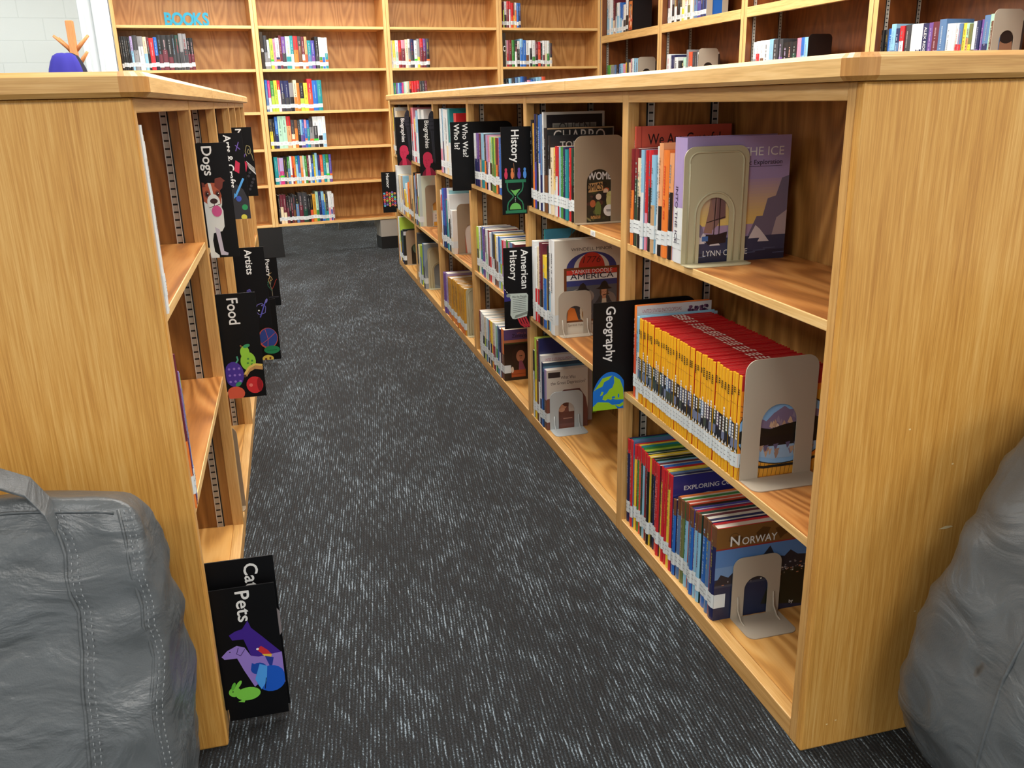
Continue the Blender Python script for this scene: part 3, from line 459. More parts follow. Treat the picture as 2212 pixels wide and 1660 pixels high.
DATA = [["R1S1","R",0.0,0.809,0.2,[[4.5165,4.5362,0.23,"dkred","orange"],[4.5362,4.5618,0.232,"dkred","dkgreen"],[4.5618,4.5877,0.211,"cream","black"],[4.5877,4.6063,0.231,"sky","white"],[4.6063,4.622,0.231,"red","pink"],[4.622,4.6474,0.232,"red","black"],[4.6474,4.6703,0.222,"sky","tan"],[4.6703,4.6859,0.242,"white","white"],[4.6859,4.7081,0.25,"peach","black"],[4.7081,4.7394,0.236,"orange","orange"],[4.7394,4.7626,0.231,"peach","black"],[4.7626,4.8245,0.265,"lilac","white"]]],["R1S3","R",0.01,0.0425,0.24,[[4.506,4.5264,0.242,"navy","navy"],[4.5264,4.5417,0.247,"red","red"],[4.5417,4.556,0.25,"red","red"],[4.5583,4.5747,0.245,"yellow","yellow"],[4.5747,4.5886,0.248,"green","green"],[4.5886,4.6,0.25,"redorange","redorange"],[4.6,4.612,0.249,"dkgreen","dkgreen"],[4.612,4.6254,0.248,"sky","sky"],[4.6254,4.6437,0.248,"dkred","dkred"],[4.6445,4.6639,0.247,"mustard","black"],[4.6639,4.6796,0.246,"mustard","black"],[4.6796,4.6887,0.246,"navy","navy"],[4.6887,4.7053,0.246,"red","red"],[4.7053,4.7243,0.249,"red","red"],[4.7257,4.7398,0.251,"yellow","yellow"],[4.7398,4.7543,0.251,"red","red"],[4.7543,4.7692,0.253,"red","red"],[4.7706,4.786,0.252,"yellow","yellow"],[4.786,4.803,0.254,"red","red"]]],["R1S3b","R",0.01,0.0425,0.24,[[4.8045,4.8229,0.201,"blue","navy"],[4.8229,4.8438,0.213,"blue","steel"],[4.8438,4.8641,0.215,"green","steel"],[4.8641,4.8827,0.218,"red","sky"],[4.8827,4.9003,0.215,"black","sky"],[4.9003,4.9164,0.219,"red","blue"],[4.9164,4.9321,0.219,"green","blue"],[4.9321,4.9507,0.222,"white","sky"],[4.9507,4.979,0.224,"white","steel"],[4.979,4.9984,0.228,"navy","sky"],[4.9984,5.027,0.227,"red","navy"]]],["R2S1","R",0.0,0.809,0.2,[[3.637,3.6617,0.284,"black","black"],[3.6617,3.6827,0.274,"mustard","orange"],[3.6827,3.705,0.303,"navy","indigo"],[3.705,3.7287,0.302,"black","black"],[3.7287,3.755,0.3,"blue","white"],[3.755,3.7764,0.303,"steel","navy"],[3.7764,3.793,0.309,"white","white"],[3.793,3.8359,0.262,"black","brown"],[3.8359,3.8676,0.24,"black","white"],[3.8676,3.8958,0.205,"cream","cream"],[3.8958,3.9139,0.206,"yellow","white"],[3.9139,3.94,0.211,"red","white"],[3.94,3.9617,0.21,"sky","sky"],[3.9617,3.9856,0.212,"green","green"],[3.9856,4.013,0.212,"navy","navy"],[4.013,4.0361,0.206,"teal","teal"],[4.0361,4.0626,0.211,"red","red"],[4.0626,4.0873,0.212,"dkgreen","black"],[4.0873,4.1105,0.213,"black","olive"]]],["R2S2","R",0.0,0.418,0.22,[[3.64,3.6728,0.276,"white","white"],[3.6728,3.6939,0.259,"white","red"],[3.6939,3.7214,0.263,"cream","red"],[3.7214,3.7619,0.281,"maroon","black"],[3.7619,3.8077,0.245,"yellow","blue"],[3.8077,3.8217,0.282,"black","charcoal"],[3.8217,3.8545,0.304,"white","sky"],[3.8545,3.9035,0.31,"white","white"]]],["R2S3","R",0.0,0.0425,0.2,[[3.625,3.6434,0.255,"black","white"],[3.6434,3.6669,0.306,"lime","yellow"],[3.6669,3.695,0.302,"dkred","brown"],[3.695,3.7073,0.313,"navy","white"],[3.7073,3.7306,0.258,"white","navy"],[3.7306,3.7524,0.238,"navy","blue"],[3.7524,3.7835,0.219,"lilac","brown"]]],["R3S1","R",0.0,0.809,0.14,[[2.7539,2.8031,0.217,"white","navy"],[2.8031,2.8544,0.219,"purple","navy"],[2.8544,2.8858,0.219,"maroon","tan"],[2.8858,2.9411,0.221,"sky","teal"],[2.9411,2.9712,0.218,"charcoal","orange"],[2.9712,2.9949,0.216,"lilac","black"],[2.9949,3.0256,0.214,"pink","white"],[3.0256,3.0643,0.211,"mint","black"],[3.0643,3.0926,0.211,"lime","green"],[3.0926,3.1176,0.211,"green","olive"],[3.1176,3.1396,0.211,"lime","green"],[3.1396,3.1721,0.211,"maroon","orange"],[3.1721,3.1987,0.211,"red","navy"],[3.1987,3.2276,0.214,"blue","blue"],[3.2276,3.2535,0.216,"navy","blue"],[3.2535,3.279,0.211,"lilac","sky"],[3.279,3.314,0.212,"cream","tan"],[3.314,3.3509,0.212,"mint","blue"]]],["R3S2","R",0.01,0.418,0.14,[[2.6858,2.7244,0.204,"lime","charcoal"],[2.7244,2.7624,0.209,"white","white"],[2.7624,2.7904,0.209,"olive","teal"],[2.7904,2.8216,0.215,"blue","blue"],[2.8216,2.8543,0.211,"purple","purple"],[2.8543,2.8757,0.218,"navy","white"],[2.8757,2.911,0.216,"white","mint"],[2.911,2.9388,0.216,"dkred","dkred"],[2.9388,2.973,0.21,"white","red"],[2.973,3.0016,0.217,"steel","white"],[3.0016,3.0298,0.213,"charcoal","white"],[3.0298,3.056,0.213,"yellow","maroon"],[3.056,3.0882,0.209,"white","brown"],[3.0882,3.123,0.213,"blue","sky"],[3.123,3.1573,0.209,"sky","lime"],[3.1573,3.1879,0.208,"red","lilac"],[3.1879,3.2224,0.213,"pink","maroon"],[3.2224,3.252,0.217,"green","mint"],[3.252,3.2883,0.213,"pink","white"],[3.2883,3.3309,0.219,"steel","white"],[3.3309,3.3725,0.22,"maroon","brown"]]],["R3S3","R",0.0,0.0425,0.14,[[2.7307,2.7691,0.204,"dkred","white"],[2.7691,2.8032,0.208,"white","white"],[2.8032,2.8404,0.205,"white","black"],[2.8404,2.8661,0.199,"cream","lime"],[2.8661,2.895,0.204,"white","steel"],[2.895,2.9236,0.202,"sky","charcoal"],[2.9236,2.9553,0.203,"redorange","white"],[2.9553,2.9866,0.208,"yellow","navy"],[2.9866,3.0173,0.207,"cream","red"],[3.0173,3.0443,0.214,"white","dkred"],[3.0443,3.0742,0.208,"mint","green"],[3.0742,3.1037,0.214,"steel","blue"],[3.1037,3.1392,0.211,"navy","white"],[3.1392,3.1865,0.218,"orange","brown"]]],["R4S1","R",0.0,0.809,0.2,[[1.9524,2.0074,0.315,"white","pink"],[2.0074,2.0506,0.316,"sky","navy"],[2.0506,2.1139,0.313,"white","white"],[2.1139,2.168,0.311,"white","cream"],[2.168,2.2159,0.314,"teal","white"],[2.2159,2.2701,0.242,"white","olive"],[2.2701,2.3208,0.197,"tan","brown"],[2.3208,2.3796,0.295,"red","white"]]],["R4S2","R",0.0,0.418,0.2,[[1.86,1.8962,0.293,"white","dkred"],[1.8962,1.9262,0.271,"red","white"],[1.9262,1.9667,0.307,"blue","navy"],[1.9667,1.9993,0.311,"indigo","navy"],[1.9993,2.0278,0.258,"charcoal","black"],[2.0278,2.0524,0.253,"teal","teal"],[2.0524,2.0802,0.318,"white","sky"],[2.0802,2.1211,0.29,"white","black"],[2.1211,2.197,0.218,"white","cream"]]],["R4S3","R",0.0,0.0425,0.16,[[1.835,1.8989,0.222,"purple","purple"],[1.8989,1.9613,0.231,"lilac","purple"],[1.9613,2.0044,0.218,"mustard","orange"],[2.0044,2.0468,0.224,"mustard","orange"],[2.0468,2.0885,0.227,"mustard","orange"],[2.0885,2.1294,0.23,"mustard","orange"],[2.1294,2.1697,0.231,"mustard","orange"],[2.1697,2.2093,0.232,"mustard","orange"],[2.2093,2.2482,0.233,"mustard","orange"],[2.2482,2.2864,0.233,"mustard","orange"],[2.2864,2.3262,0.234,"mustard","orange"],[2.3262,2.3653,0.235,"mustard","orange"],[2.3653,2.408,0.237,"mustard","orange"]]],["R5S1","R",0.0,0.809,0.2,[[0.93,0.973,0.318,"maroon","white"],[0.973,1.0153,0.318,"red","navy"],[1.0153,1.062,0.318,"pink","white"],[1.062,1.1177,0.254,"yellow","red"],[1.1177,1.1658,0.266,"white","sky"],[1.1658,1.2257,0.302,"sky","white"],[1.2257,1.2873,0.31,"white","black"],[1.2873,1.3476,0.245,"mint","green"],[1.3476,1.45,0.306,"white","charcoal"]]],["R5S2","R",0.0,0.418,0.2,[[0.93,0.9529,0.318,"black","black"],[0.9529,0.9732,0.299,"white","white"],[0.9732,0.9932,0.303,"sky","white"],[0.9932,1.0148,0.307,"steel","navy"],[1.0148,1.0358,0.318,"orange","navy"],[1.0358,1.0547,0.318,"black","orange"],[1.0547,1.0676,0.318,"cream","mint"],[1.0676,1.0822,0.297,"black","teal"],[1.0822,1.102,0.318,"white","lime"]]],["R5S3","R",0.0,0.0425,0.2,[[0.94,0.9795,0.318,"charcoal","tan"],[0.9795,1.0184,0.248,"cream","white"],[1.0184,1.0658,0.254,"lime","steel"],[1.0658,1.202,0.28,"steel","charcoal"]]],["R6S1","R",0.0,0.809,0.2,[[0.052,0.0972,0.318,"orange","orange"],[0.0972,0.1561,0.318,"yellow","cream"],[0.1561,0.192,0.314,"black","black"],[0.192,0.2483,0.318,"white","white"],[0.2483,0.33,0.295,"cream","white"]]],["R6S2","R",0.0,0.418,0.2,[[0.056,0.1572,0.31,"white","white"],[0.1572,0.2343,0.252,"white","mint"],[0.2343,0.296,0.258,"cream","white"],[0.296,0.3564,0.258,"white","cream"],[0.3564,0.4091,0.257,"tan","white"],[0.4091,0.4607,0.259,"sky","blue"],[0.4607,0.5429,0.173,"yellow","mustard"],[0.5429,0.6287,0.222,"white","yellow"],[0.6287,0.7352,0.235,"orange","mustard"],[0.7352,0.7983,0.289,"tan","brown"],[0.7983,0.86,0.294,"cream","olive"]]],["R6S3","R",0.0,0.0425,0.2,[[0.05,0.0962,0.318,"white","lilac"],[0.0962,0.1414,0.318,"lime","yellow"],[0.1414,0.1802,0.227,"black","navy"],[0.1802,0.2234,0.233,"blue","steel"],[0.2234,0.2606,0.239,"charcoal","navy"],[0.2606,0.297,0.251,"dkgreen","black"]]],["B1B","B",0.02,1.42,0.15,[[-0.786,-0.7712,0.227,"black","black"],[-0.7712,-0.7564,0.229,"black","black"],[-0.7564,-0.7416,0.227,"black","black"],[-0.7416,-0.7311,0.227,"black","black"],[-0.7311,-0.7162,0.222,"black","black"],[-0.7162,-0.6991,0.229,"lilac","sky"],[-0.6991,-0.6658,0.234,"charcoal","gray"],[-0.6658,-0.6307,0.229,"gray","white"],[-0.6307,-0.6057,0.225,"cream","sky"],[-0.6057,-0.5898,0.223,"maroon","black"],[-0.5898,-0.5594,0.218,"red","red"],[-0.5594,-0.5356,0.223,"blue","black"],[-0.5356,-0.506,0.239,"black","maroon"],[-0.506,-0.4693,0.237,"black","maroon"],[-0.4693,-0.4372,0.237,"black","maroon"],[-0.4372,-0.4139,0.241,"black","charcoal"],[-0.4139,-0.3874,0.238,"dkgreen","charcoal"],[-0.3874,-0.3622,0.248,"gray","charcoal"],[-0.3622,-0.3342,0.247,"gray","charcoal"],[-0.3342,-0.3146,0.219,"black","maroon"],[-0.3146,-0.2909,0.219,"black","maroon"]]],["B2B","B",0.02,1.42,0.15,[[0.2081,0.2337,0.237,"charcoal","gray"],[0.2337,0.2506,0.207,"white","gray"],[0.2514,0.2754,0.215,"lime","lime"],[0.2754,0.2932,0.213,"pink","pink"],[0.2932,0.3213,0.22,"white","navy"],[0.3213,0.3397,0.237,"maroon","maroon"],[0.3397,0.3693,0.23,"purple","charcoal"],[0.3693,0.4044,0.232,"mint","teal"],[0.4044,0.4278,0.236,"teal","mint"],[0.4278,0.4609,0.234,"red","orange"],[0.4609,0.4881,0.233,"charcoal","brown"],[0.4881,0.5109,0.229,"maroon","white"],[0.5109,0.5306,0.23,"peach","redorange"],[0.5306,0.558,0.203,"teal","steel"],[0.558,0.5865,0.203,"indigo","purple"],[0.5902,0.6178,0.23,"black","charcoal"],[0.6178,0.6409,0.225,"white","green"],[0.6409,0.6613,0.223,"white","blue"],[0.6613,0.6836,0.223,"white","teal"]]],["B2C","B",0.02,1.113,0.15,[[0.1863,0.2052,0.23,"blue","steel"],[0.2052,0.2257,0.226,"magenta","white"],[0.2257,0.251,0.223,"green","lime"],[0.251,0.2756,0.226,"yellow","lime"],[0.2756,0.2986,0.226,"red","white"],[0.2986,0.3297,0.224,"navy","charcoal"],[0.3297,0.365,0.224,"navy","charcoal"],[0.365,0.3971,0.208,"gray","black"],[0.3971,0.4229,0.227,"cream","orange"],[0.4229,0.4431,0.206,"orange","orange"],[0.4431,0.4738,0.206,"black","lime"],[0.4738,0.5039,0.206,"yellow","yellow"],[0.5039,0.5406,0.234,"red","redorange"],[0.5406,0.5791,0.222,"blue","blue"],[0.5791,0.6144,0.224,"teal","teal"]]],["B2D","B",0.02,0.839,0.15,[[0.1871,0.2111,0.222,"charcoal","yellow"],[0.2111,0.2303,0.222,"black","charcoal"],[0.2303,0.252,0.237,"blue","navy"],[0.252,0.2834,0.24,"mint","mint"],[0.2834,0.3174,0.239,"mint","mint"],[0.3174,0.3506,0.238,"red","peach"],[0.3506,0.3775,0.21,"charcoal","cream"],[0.3775,0.4003,0.209,"brown","orange"],[0.4003,0.4208,0.204,"charcoal","black"],[0.4208,0.4363,0.21,"sky","purple"],[0.4363,0.4527,0.211,"blue","indigo"],[0.4527,0.4708,0.209,"pink","blue"],[0.4708,0.4914,0.206,"blue","teal"],[0.4914,0.5212,0.217,"charcoal","gray"],[0.5212,0.5576,0.23,"white","charcoal"],[0.5576,0.5917,0.23,"white","black"],[0.5917,0.6184,0.23,"white","sky"]]],["B2E","B",0.02,0.567,0.15,[[0.1936,0.222,0.209,"teal","teal"],[0.222,0.2334,0.204,"pink","lilac"],[0.2334,0.2652,0.201,"lilac","magenta"],[0.2652,0.2831,0.21,"black","charcoal"],[0.2831,0.2946,0.209,"black","tan"],[0.2946,0.3135,0.205,"green","steel"],[0.3135,0.3291,0.212,"white","white"],[0.3291,0.3431,0.211,"redorange","dkred"],[0.3431,0.3579,0.21,"orange","mustard"],[0.3579,0.3769,0.212,"teal","sky"],[0.3769,0.3951,0.213,"blue","sky"],[0.3951,0.4133,0.21,"peach","orange"],[0.4133,0.4282,0.211,"mint","white"],[0.4282,0.4465,0.209,"green","green"],[0.4465,0.4632,0.213,"maroon","maroon"],[0.4632,0.4799,0.212,"white","sky"],[0.4799,0.4966,0.213,"navy","blue"],[0.4966,0.5117,0.214,"lime","yellow"],[0.5117,0.5301,0.228,"sky","sky"],[0.5301,0.5494,0.212,"navy","blue"],[0.5494,0.5739,0.212,"redorange","peach"],[0.5739,0.5958,0.214,"teal","teal"],[0.5958,0.6203,0.213,"green","mint"],[0.6203,0.6398,0.213,"indigo","purple"]]],["B2F","B",0.02,0.262,0.15,[[0.1952,0.208,0.221,"black","charcoal"],[0.208,0.2328,0.226,"maroon","cream"],[0.2328,0.2576,0.225,"maroon","cream"],[0.2576,0.2759,0.209,"black","maroon"],[0.2759,0.2925,0.212,"charcoal","black"],[0.2925,0.3075,0.224,"black","maroon"],[0.3075,0.3283,0.223,"charcoal","brown"],[0.3283,0.3534,0.211,"black","steel"],[0.3534,0.387,0.232,"charcoal","maroon"],[0.387,0.4232,0.232,"charcoal","dkgreen"],[0.4232,0.4426,0.21,"black","black"],[0.4426,0.4646,0.208,"black","redorange"],[0.4646,0.49,0.217,"mustard","mustard"],[0.49,0.5121,0.234,"mint","green"],[0.5121,0.5334,0.233,"navy","navy"],[0.5334,0.5565,0.233,"sky","blue"],[0.5565,0.5676,0.212,"yellow","teal"],[0.5676,0.5873,0.203,"charcoal","teal"],[0.5873,0.6053,0.229,"white","pink"],[0.6053,0.6208,0.23,"white","indigo"],[0.6208,0.6337,0.212,"white","dkred"]]],["B3B","B",0.02,1.42,0.15,[[1.182,1.1988,0.204,"cream","white"],[1.1988,1.221,0.204,"yellow","cream"],[1.221,1.2453,0.206,"white","mint"],[1.2453,1.2686,0.204,"red","dkred"],[1.2686,1.3006,0.208,"pink","maroon"],[1.3006,1.323,0.211,"cream","cream"],[1.323,1.3396,0.214,"white","gray"],[1.3396,1.3744,0.214,"navy","charcoal"],[1.3744,1.3981,0.204,"white","white"],[1.3981,1.4196,0.216,"gray","yellow"],[1.4196,1.4466,0.218,"red","maroon"],[1.4466,1.4726,0.218,"purple","maroon"],[1.4726,1.4998,0.218,"charcoal","black"]]],["B3C","B",0.02,1.113,0.15,[[1.182,1.1944,0.195,"teal","teal"],[1.1944,1.2087,0.195,"green","teal"],[1.2087,1.2222,0.195,"purple","purple"],[1.2222,1.2356,0.195,"sky","blue"],[1.2356,1.2464,0.195,"blue","blue"],[1.2464,1.2572,0.194,"indigo","purple"],[1.2572,1.2717,0.196,"magenta","pink"],[1.2717,1.2814,0.2,"mint","mint"],[1.2814,1.2933,0.203,"white","white"],[1.2933,1.3085,0.205,"cream","black"],[1.3085,1.3172,0.206,"mint","white"],[1.3172,1.3356,0.206,"redorange","black"],[1.3356,1.3574,0.207,"red","charcoal"],[1.3574,1.3792,0.207,"red","gray"],[1.3792,1.4021,0.21,"red","maroon"],[1.4021,1.4218,0.206,"charcoal","brown"],[1.4218,1.4449,0.207,"charcoal","brown"],[1.4449,1.468,0.208,"maroon","brown"]]],["B4A","B",0.02,1.722,0.15,[[2.122,2.1416,0.193,"maroon","dkred"],[2.1416,2.1547,0.195,"maroon","lime"],[2.1547,2.1777,0.2,"white","black"],[2.1777,2.1958,0.204,"red","maroon"],[2.1958,2.2122,0.201,"red","white"],[2.2122,2.237,0.191,"red","redorange"],[2.237,2.2502,0.191,"brown","yellow"],[2.2502,2.2668,0.193,"white","orange"],[2.2668,2.2834,0.19,"blue","blue"],[2.2834,2.3033,0.19,"blue","navy"]]],["B4B","B",0.02,1.42,0.15,[[2.1565,2.1715,0.209,"white","cream"],[2.1715,2.1865,0.207,"pink","red"],[2.1865,2.2132,0.21,"dkred","maroon"],[2.2132,2.24,0.209,"green","green"],[2.24,2.2618,0.205,"black","white"],[2.2618,2.2886,0.2,"white","black"],[2.2886,2.3155,0.218,"sky","blue"],[2.3155,2.3426,0.209,"blue","blue"],[2.3426,2.3748,0.207,"white","brown"],[2.3748,2.3986,0.207,"white","black"],[2.3986,2.4292,0.207,"white","green"],[2.4292,2.4514,0.196,"maroon","black"],[2.4514,2.4787,0.196,"red","redorange"],[2.4787,2.4942,0.185,"black","charcoal"],[2.4942,2.5148,0.204,"white","maroon"],[2.5148,2.5355,0.204,"white","cream"],[2.5355,2.5597,0.204,"white","green"],[2.5597,2.5821,0.185,"charcoal","cream"]]],["B4C","B",0.02,1.113,0.15,[[2.127,2.1537,0.207,"black","charcoal"],[2.1537,2.1804,0.21,"black","charcoal"],[2.1804,2.2056,0.215,"sky","white"],[2.2056,2.2375,0.219,"charcoal","black"],[2.2375,2.2645,0.222,"steel","blue"],[2.2645,2.2898,0.224,"sky","steel"],[2.2898,2.3169,0.229,"blue","sky"],[2.3169,2.3458,0.228,"navy","charcoal"],[2.3475,2.3799,0.2,"pink","redorange"],[2.3799,2.4055,0.202,"blue","navy"],[2.4055,2.4277,0.211,"steel","navy"],[2.4277,2.4586,0.222,"sky","teal"],[2.4586,2.4827,0.224,"sky","cream"],[2.4827,2.5172,0.226,"redorange","red"]]],["W1T","W",0.03,1.656,0.16,[[0.04,0.0814,0.307,"white","sky"],[0.0814,0.1174,0.302,"white","sky"],[0.1174,0.1498,0.299,"white","white"],[0.1498,0.182,0.295,"white","sky"],[0.182,0.2235,0.291,"maroon","cream"],[0.2235,0.2675,0.24,"black","white"],[0.2675,0.3203,0.238,"white","sky"],[0.3203,0.3632,0.234,"blue","sky"],[0.3632,0.4056,0.229,"blue","white"],[0.4056,0.4565,0.211,"white","charcoal"],[0.4565,0.508,0.252,"white","black"]]],["W1B","W",0.03,1.225,0.16,[[0.0834,0.1248,0.194,"green","lime"],[0.1248,0.1605,0.195,"lime","mint"],[0.1605,0.2204,0.191,"gray","steel"],[0.2204,0.2622,0.192,"steel","steel"],[0.2622,0.3241,0.191,"black","charcoal"],[0.3241,0.3648,0.194,"blue","indigo"],[0.3648,0.4085,0.196,"sky","white"],[0.4085,0.4549,0.191,"pink","white"],[0.4549,0.496,0.201,"yellow","yellow"],[0.496,0.5236,0.224,"charcoal","black"],[0.5236,0.5591,0.198,"cream","cream"],[0.5591,0.6007,0.224,"pink","pink"],[0.6007,0.6386,0.226,"white","white"],[0.6386,0.6762,0.224,"sky","sky"],[0.6762,0.7165,0.221,"sky","pink"]]],["W2T","W",0.03,1.656,0.16,[[1.211,1.2455,0.215,"maroon","white"],[1.2455,1.2834,0.215,"white","white"],[1.2834,1.321,0.215,"gray","black"],[1.321,1.363,0.215,"brown","white"],[1.363,1.4045,0.215,"charcoal","black"],[1.4045,1.448,0.215,"charcoal","white"],[1.448,1.4837,0.215,"cream","yellow"],[1.4837,1.5297,0.215,"cream","white"],[1.5297,1.5727,0.215,"cream","olive"],[1.5727,1.614,0.215,"cream","white"],[1.614,1.6705,0.215,"navy","steel"],[1.6705,1.7283,0.215,"navy","indigo"],[1.7283,1.8066,0.215,"blue","navy"]]],["W2B","W",0.03,1.225,0.16,[[1.2319,1.2899,0.223,"white","sky"],[1.2899,1.3607,0.215,"navy","yellow"],[1.3607,1.4178,0.198,"white","white"],[1.4178,1.4545,0.172,"charcoal","black"],[1.4545,1.498,0.171,"black","white"],[1.498,1.5339,0.187,"mint","white"],[1.5339,1.5694,0.239,"gray","white"],[1.5694,1.6231,0.222,"redorange","white"],[1.6231,1.6896,0.219,"charcoal","charcoal"],[1.6896,1.7235,0.215,"white","charcoal"]]],["W3B","W",0.03,1.225,0.16,[[2.4087,2.4512,0.233,"white","gray"],[2.4512,2.4943,0.235,"white","red"],[2.4943,2.5345,0.237,"white","brown"],[2.5345,2.5948,0.237,"white","white"],[2.5948,2.6493,0.238,"sky","blue"],[2.6493,2.7006,0.234,"charcoal","gray"],[2.7006,2.7423,0.231,"charcoal","purple"],[2.7423,2.7983,0.211,"black","purple"],[2.7983,2.8448,0.211,"black","redorange"],[2.8448,2.8864,0.21,"black","dkgreen"],[2.8864,2.9254,0.226,"pink","purple"],[2.9254,2.9577,0.226,"blue","sky"],[2.9577,2.9917,0.225,"sky","navy"]]],["W4B","W",0.03,1.225,0.16,[[3.5956,3.6189,0.214,"black","black"],[3.6189,3.642,0.215,"charcoal","black"],[3.642,3.6735,0.218,"blue","blue"],[3.6735,3.7064,0.235,"sky","steel"],[3.7064,3.7337,0.214,"navy","steel"],[3.7337,3.7641,0.222,"red","white"],[3.7641,3.8006,0.225,"charcoal","black"],[3.8006,3.8382,0.224,"white","navy"],[3.8382,3.8768,0.224,"white","navy"],[3.8768,3.9147,0.222,"navy","red"],[3.9147,3.9458,0.222,"purple","white"],[3.9458,3.9871,0.223,"maroon","white"],[3.9871,4.0292,0.23,"steel","navy"],[4.0292,4.0587,0.209,"white","navy"],[4.0587,4.0864,0.208,"white","navy"],[4.0864,4.1051,0.207,"white","red"],[4.1051,4.1265,0.203,"steel","red"],[4.1265,4.1463,0.204,"yellow","tan"],[4.1463,4.1687,0.202,"mint","peach"],[4.1687,4.1868,0.198,"olive","yellow"],[4.1868,4.206,0.206,"white","black"],[4.206,4.2291,0.207,"navy","purple"],[4.2291,4.2426,0.21,"purple","indigo"],[4.2426,4.2746,0.225,"steel","navy"],[4.2746,4.2982,0.227,"mint","gray"]]]]
PHRASE = {'R1S1':'on the shelf above the Geography sign','R1S3':'on the bottom shelf below the Geography sign','R1S3b':'in the flag topped row on the bottom shelf','R2S1':'on the shelf beside the History sign',
 'R2S2':'on the shelf right of American History sign','R2S3':'on the bottom shelf left of Geography sign','R3S1':'between the Who Was and History signs','R3S2':'on the shelf left of American History sign','R3S3':'on the bottom shelf under American History sign',
 'R4S1':'just left of the Who Was sign','R4S2':'on the shelf below the Who Was sign','R4S3':'in the purple and orange bottom shelf row','R5S1':'between the two Biographies signs','R5S2':'on the shelf below the nearer Biographies sign','R5S3':'on the bottom shelf below both Biographies signs',
 'R6S1':'left of the farther Biographies sign','R6S2':'on the shelf beside the Humor sign','R6S3':'on the bottom shelf below the Humor sign',
 'B1B':'on the wall shelf under the BOOKS letters','B2B':'on highest stocked shelf, second wall bookcase','B2C':'on second stocked shelf, second wall bookcase','B2D':'on third stocked shelf, second wall bookcase','B2E':'on fourth stocked shelf, second wall bookcase','B2F':'on lowest stocked shelf, second wall bookcase',
 'B3B':'on the upper stocked shelf, third wall bookcase','B3C':'on the lower stocked shelf, third wall bookcase','B4A':'on the topmost shelf, fourth wall bookcase','B4B':'on the wall shelf with the C divider','B4C':'on the lowest visible shelf, fourth wall bookcase',
 'W1T':'beside the orange boxed book','W1B':'on the shelf below the orange boxed book','W2T':'on upper shelf, second right wall unit','W2B':'on the lower shelf, second right wall unit','W3B':'beside the black bookend','W4B':'on the right wall shelf farthest from corner'}
SPECIAL = {}
# ---------------------------------------------------------------- cover pictures
WHT=(232,232,228); BLK=(22,22,24)
def art_plain(c):
    return lambda dc,d,h,mb,t: dc.rect(.0,d,0,h,c)
def art_grateful(dc,d,h,mb,t):
    dc.rect(0,d,0,h,(214,92,72)); dc.rect(.012,.0145,0,h,(176,62,50))
    dc.text('We Are Grateful',.030,h-.043,.036,(42,22,24),width=d-.06,bold=.01); dc.text('Otsaliheliga',.035,h-.085,.026,(42,22,24),width=d*.55)
    dc.ell(d*.5,h*.35,d*.32,h*.2,(228,160,70)); dc.ell(d*.4,h*.3,.03,.05,(70,110,90)); dc.ell(d*.62,h*.3,.03,.05,(60,70,130))
def art_ice(dc,d,h,mb,t):
    dc.rect(0,d,0,h,(164,146,190)); n = 16
    for k in range(n):
        q = k/(n-1); dc.rect(0,d,h*(.28+.38*k/n),h*(.28+.38*(k+1)/n),tuple(int(x+(y-x)*q**1.3) for x, y in zip((232,200,112),(176,152,178))))
    dc.rect(0,d,h*.22,h*.30,(170,146,176)); dc.poly([(d*.62,h*.2),(d*.7,h*.36),(d*.76,h*.36),(d*.8,h*.5),(d*.88,h*.52),(d*.93,h*.66),(d,h*.68),(d,h*.2)],(112,104,128))
    dc.poly([(0,h*.2),(0,h*.62),(d*.05,h*.5),(d*.1,h*.36),(d*.17,h*.3),(d*.2,h*.2)],(128,118,144)); dc.poly([(d*.84,h*.12),(d*.9,h*.34),(d,h*.4),(d,h*.12)],(176,160,164))
    dc.rect(0,d,0,h*.2,(52,58,88)); dc.rect(0,d,0,h*.08,(36,40,66))
    for k in range(9): dc.line([(.02+d*.1*k,h*(.05+.014*(k%4))),(.05+d*.1*k,h*(.052+.014*(k%4)))],.002,(74,84,116))
    for a,b,s in ((.2,.17,.016),(.3,.14,.013),(.72,.18,.022),(.78,.15,.014),(.12,.16,.02)): dc.poly([(d*a-s,h*b),(d*a-s*.3,h*b+s*1.3),(d*a+s*.2,h*b+s*.9),(d*a+s,h*b)],(214,206,208))
    S = lambda *pts: [(d*(.30+(x-.42)*1.15), h*y) for x, y in pts]
    dc.poly(S((.34,.28),(.37,.43),(.375,.55),(.40,.66),(.47,.66),(.48,.42),(.44,.31),(.40,.27)),(138,108,104)); dc.poly(S((.42,.34),(.435,.62),(.49,.60),(.50,.36)),(118,88,90)); dc.poly(S((.32,.25),(.355,.42),(.37,.54),(.40,.40),(.39,.24)),(152,116,102))
    dc.line(S((.405,.2),(.415,.64)),.002,(40,26,30)); dc.line(S((.45,.2),(.45,.62)),.002,(40,26,30)); dc.line(S((.34,.33),(.5,.37)),.002,(50,34,36))
    dc.poly(S((.33,.19),(.34,.235),(.43,.23),(.52,.25),(.51,.16),(.36,.15)),(40,30,36)); dc.rect(d*.17,d*.23,h*.18,h*.22,(70,108,170))
    dc.text('INTO THE ICE',d*.93,h*.845,.026,WHT,align='r',bold=0,width=d*.72); dc.text('The Story of Arctic Exploration',d*.92,h*.775,.014,(40,34,50),align='r',bold=0,width=d*.78); dc.rect(d*.2,d*.92,h*.758,h*.761,(70,58,84))
    dc.text('LYNN CURLEE',d*.18,h*.055,.018,WHT,bold=0,width=d*.44)
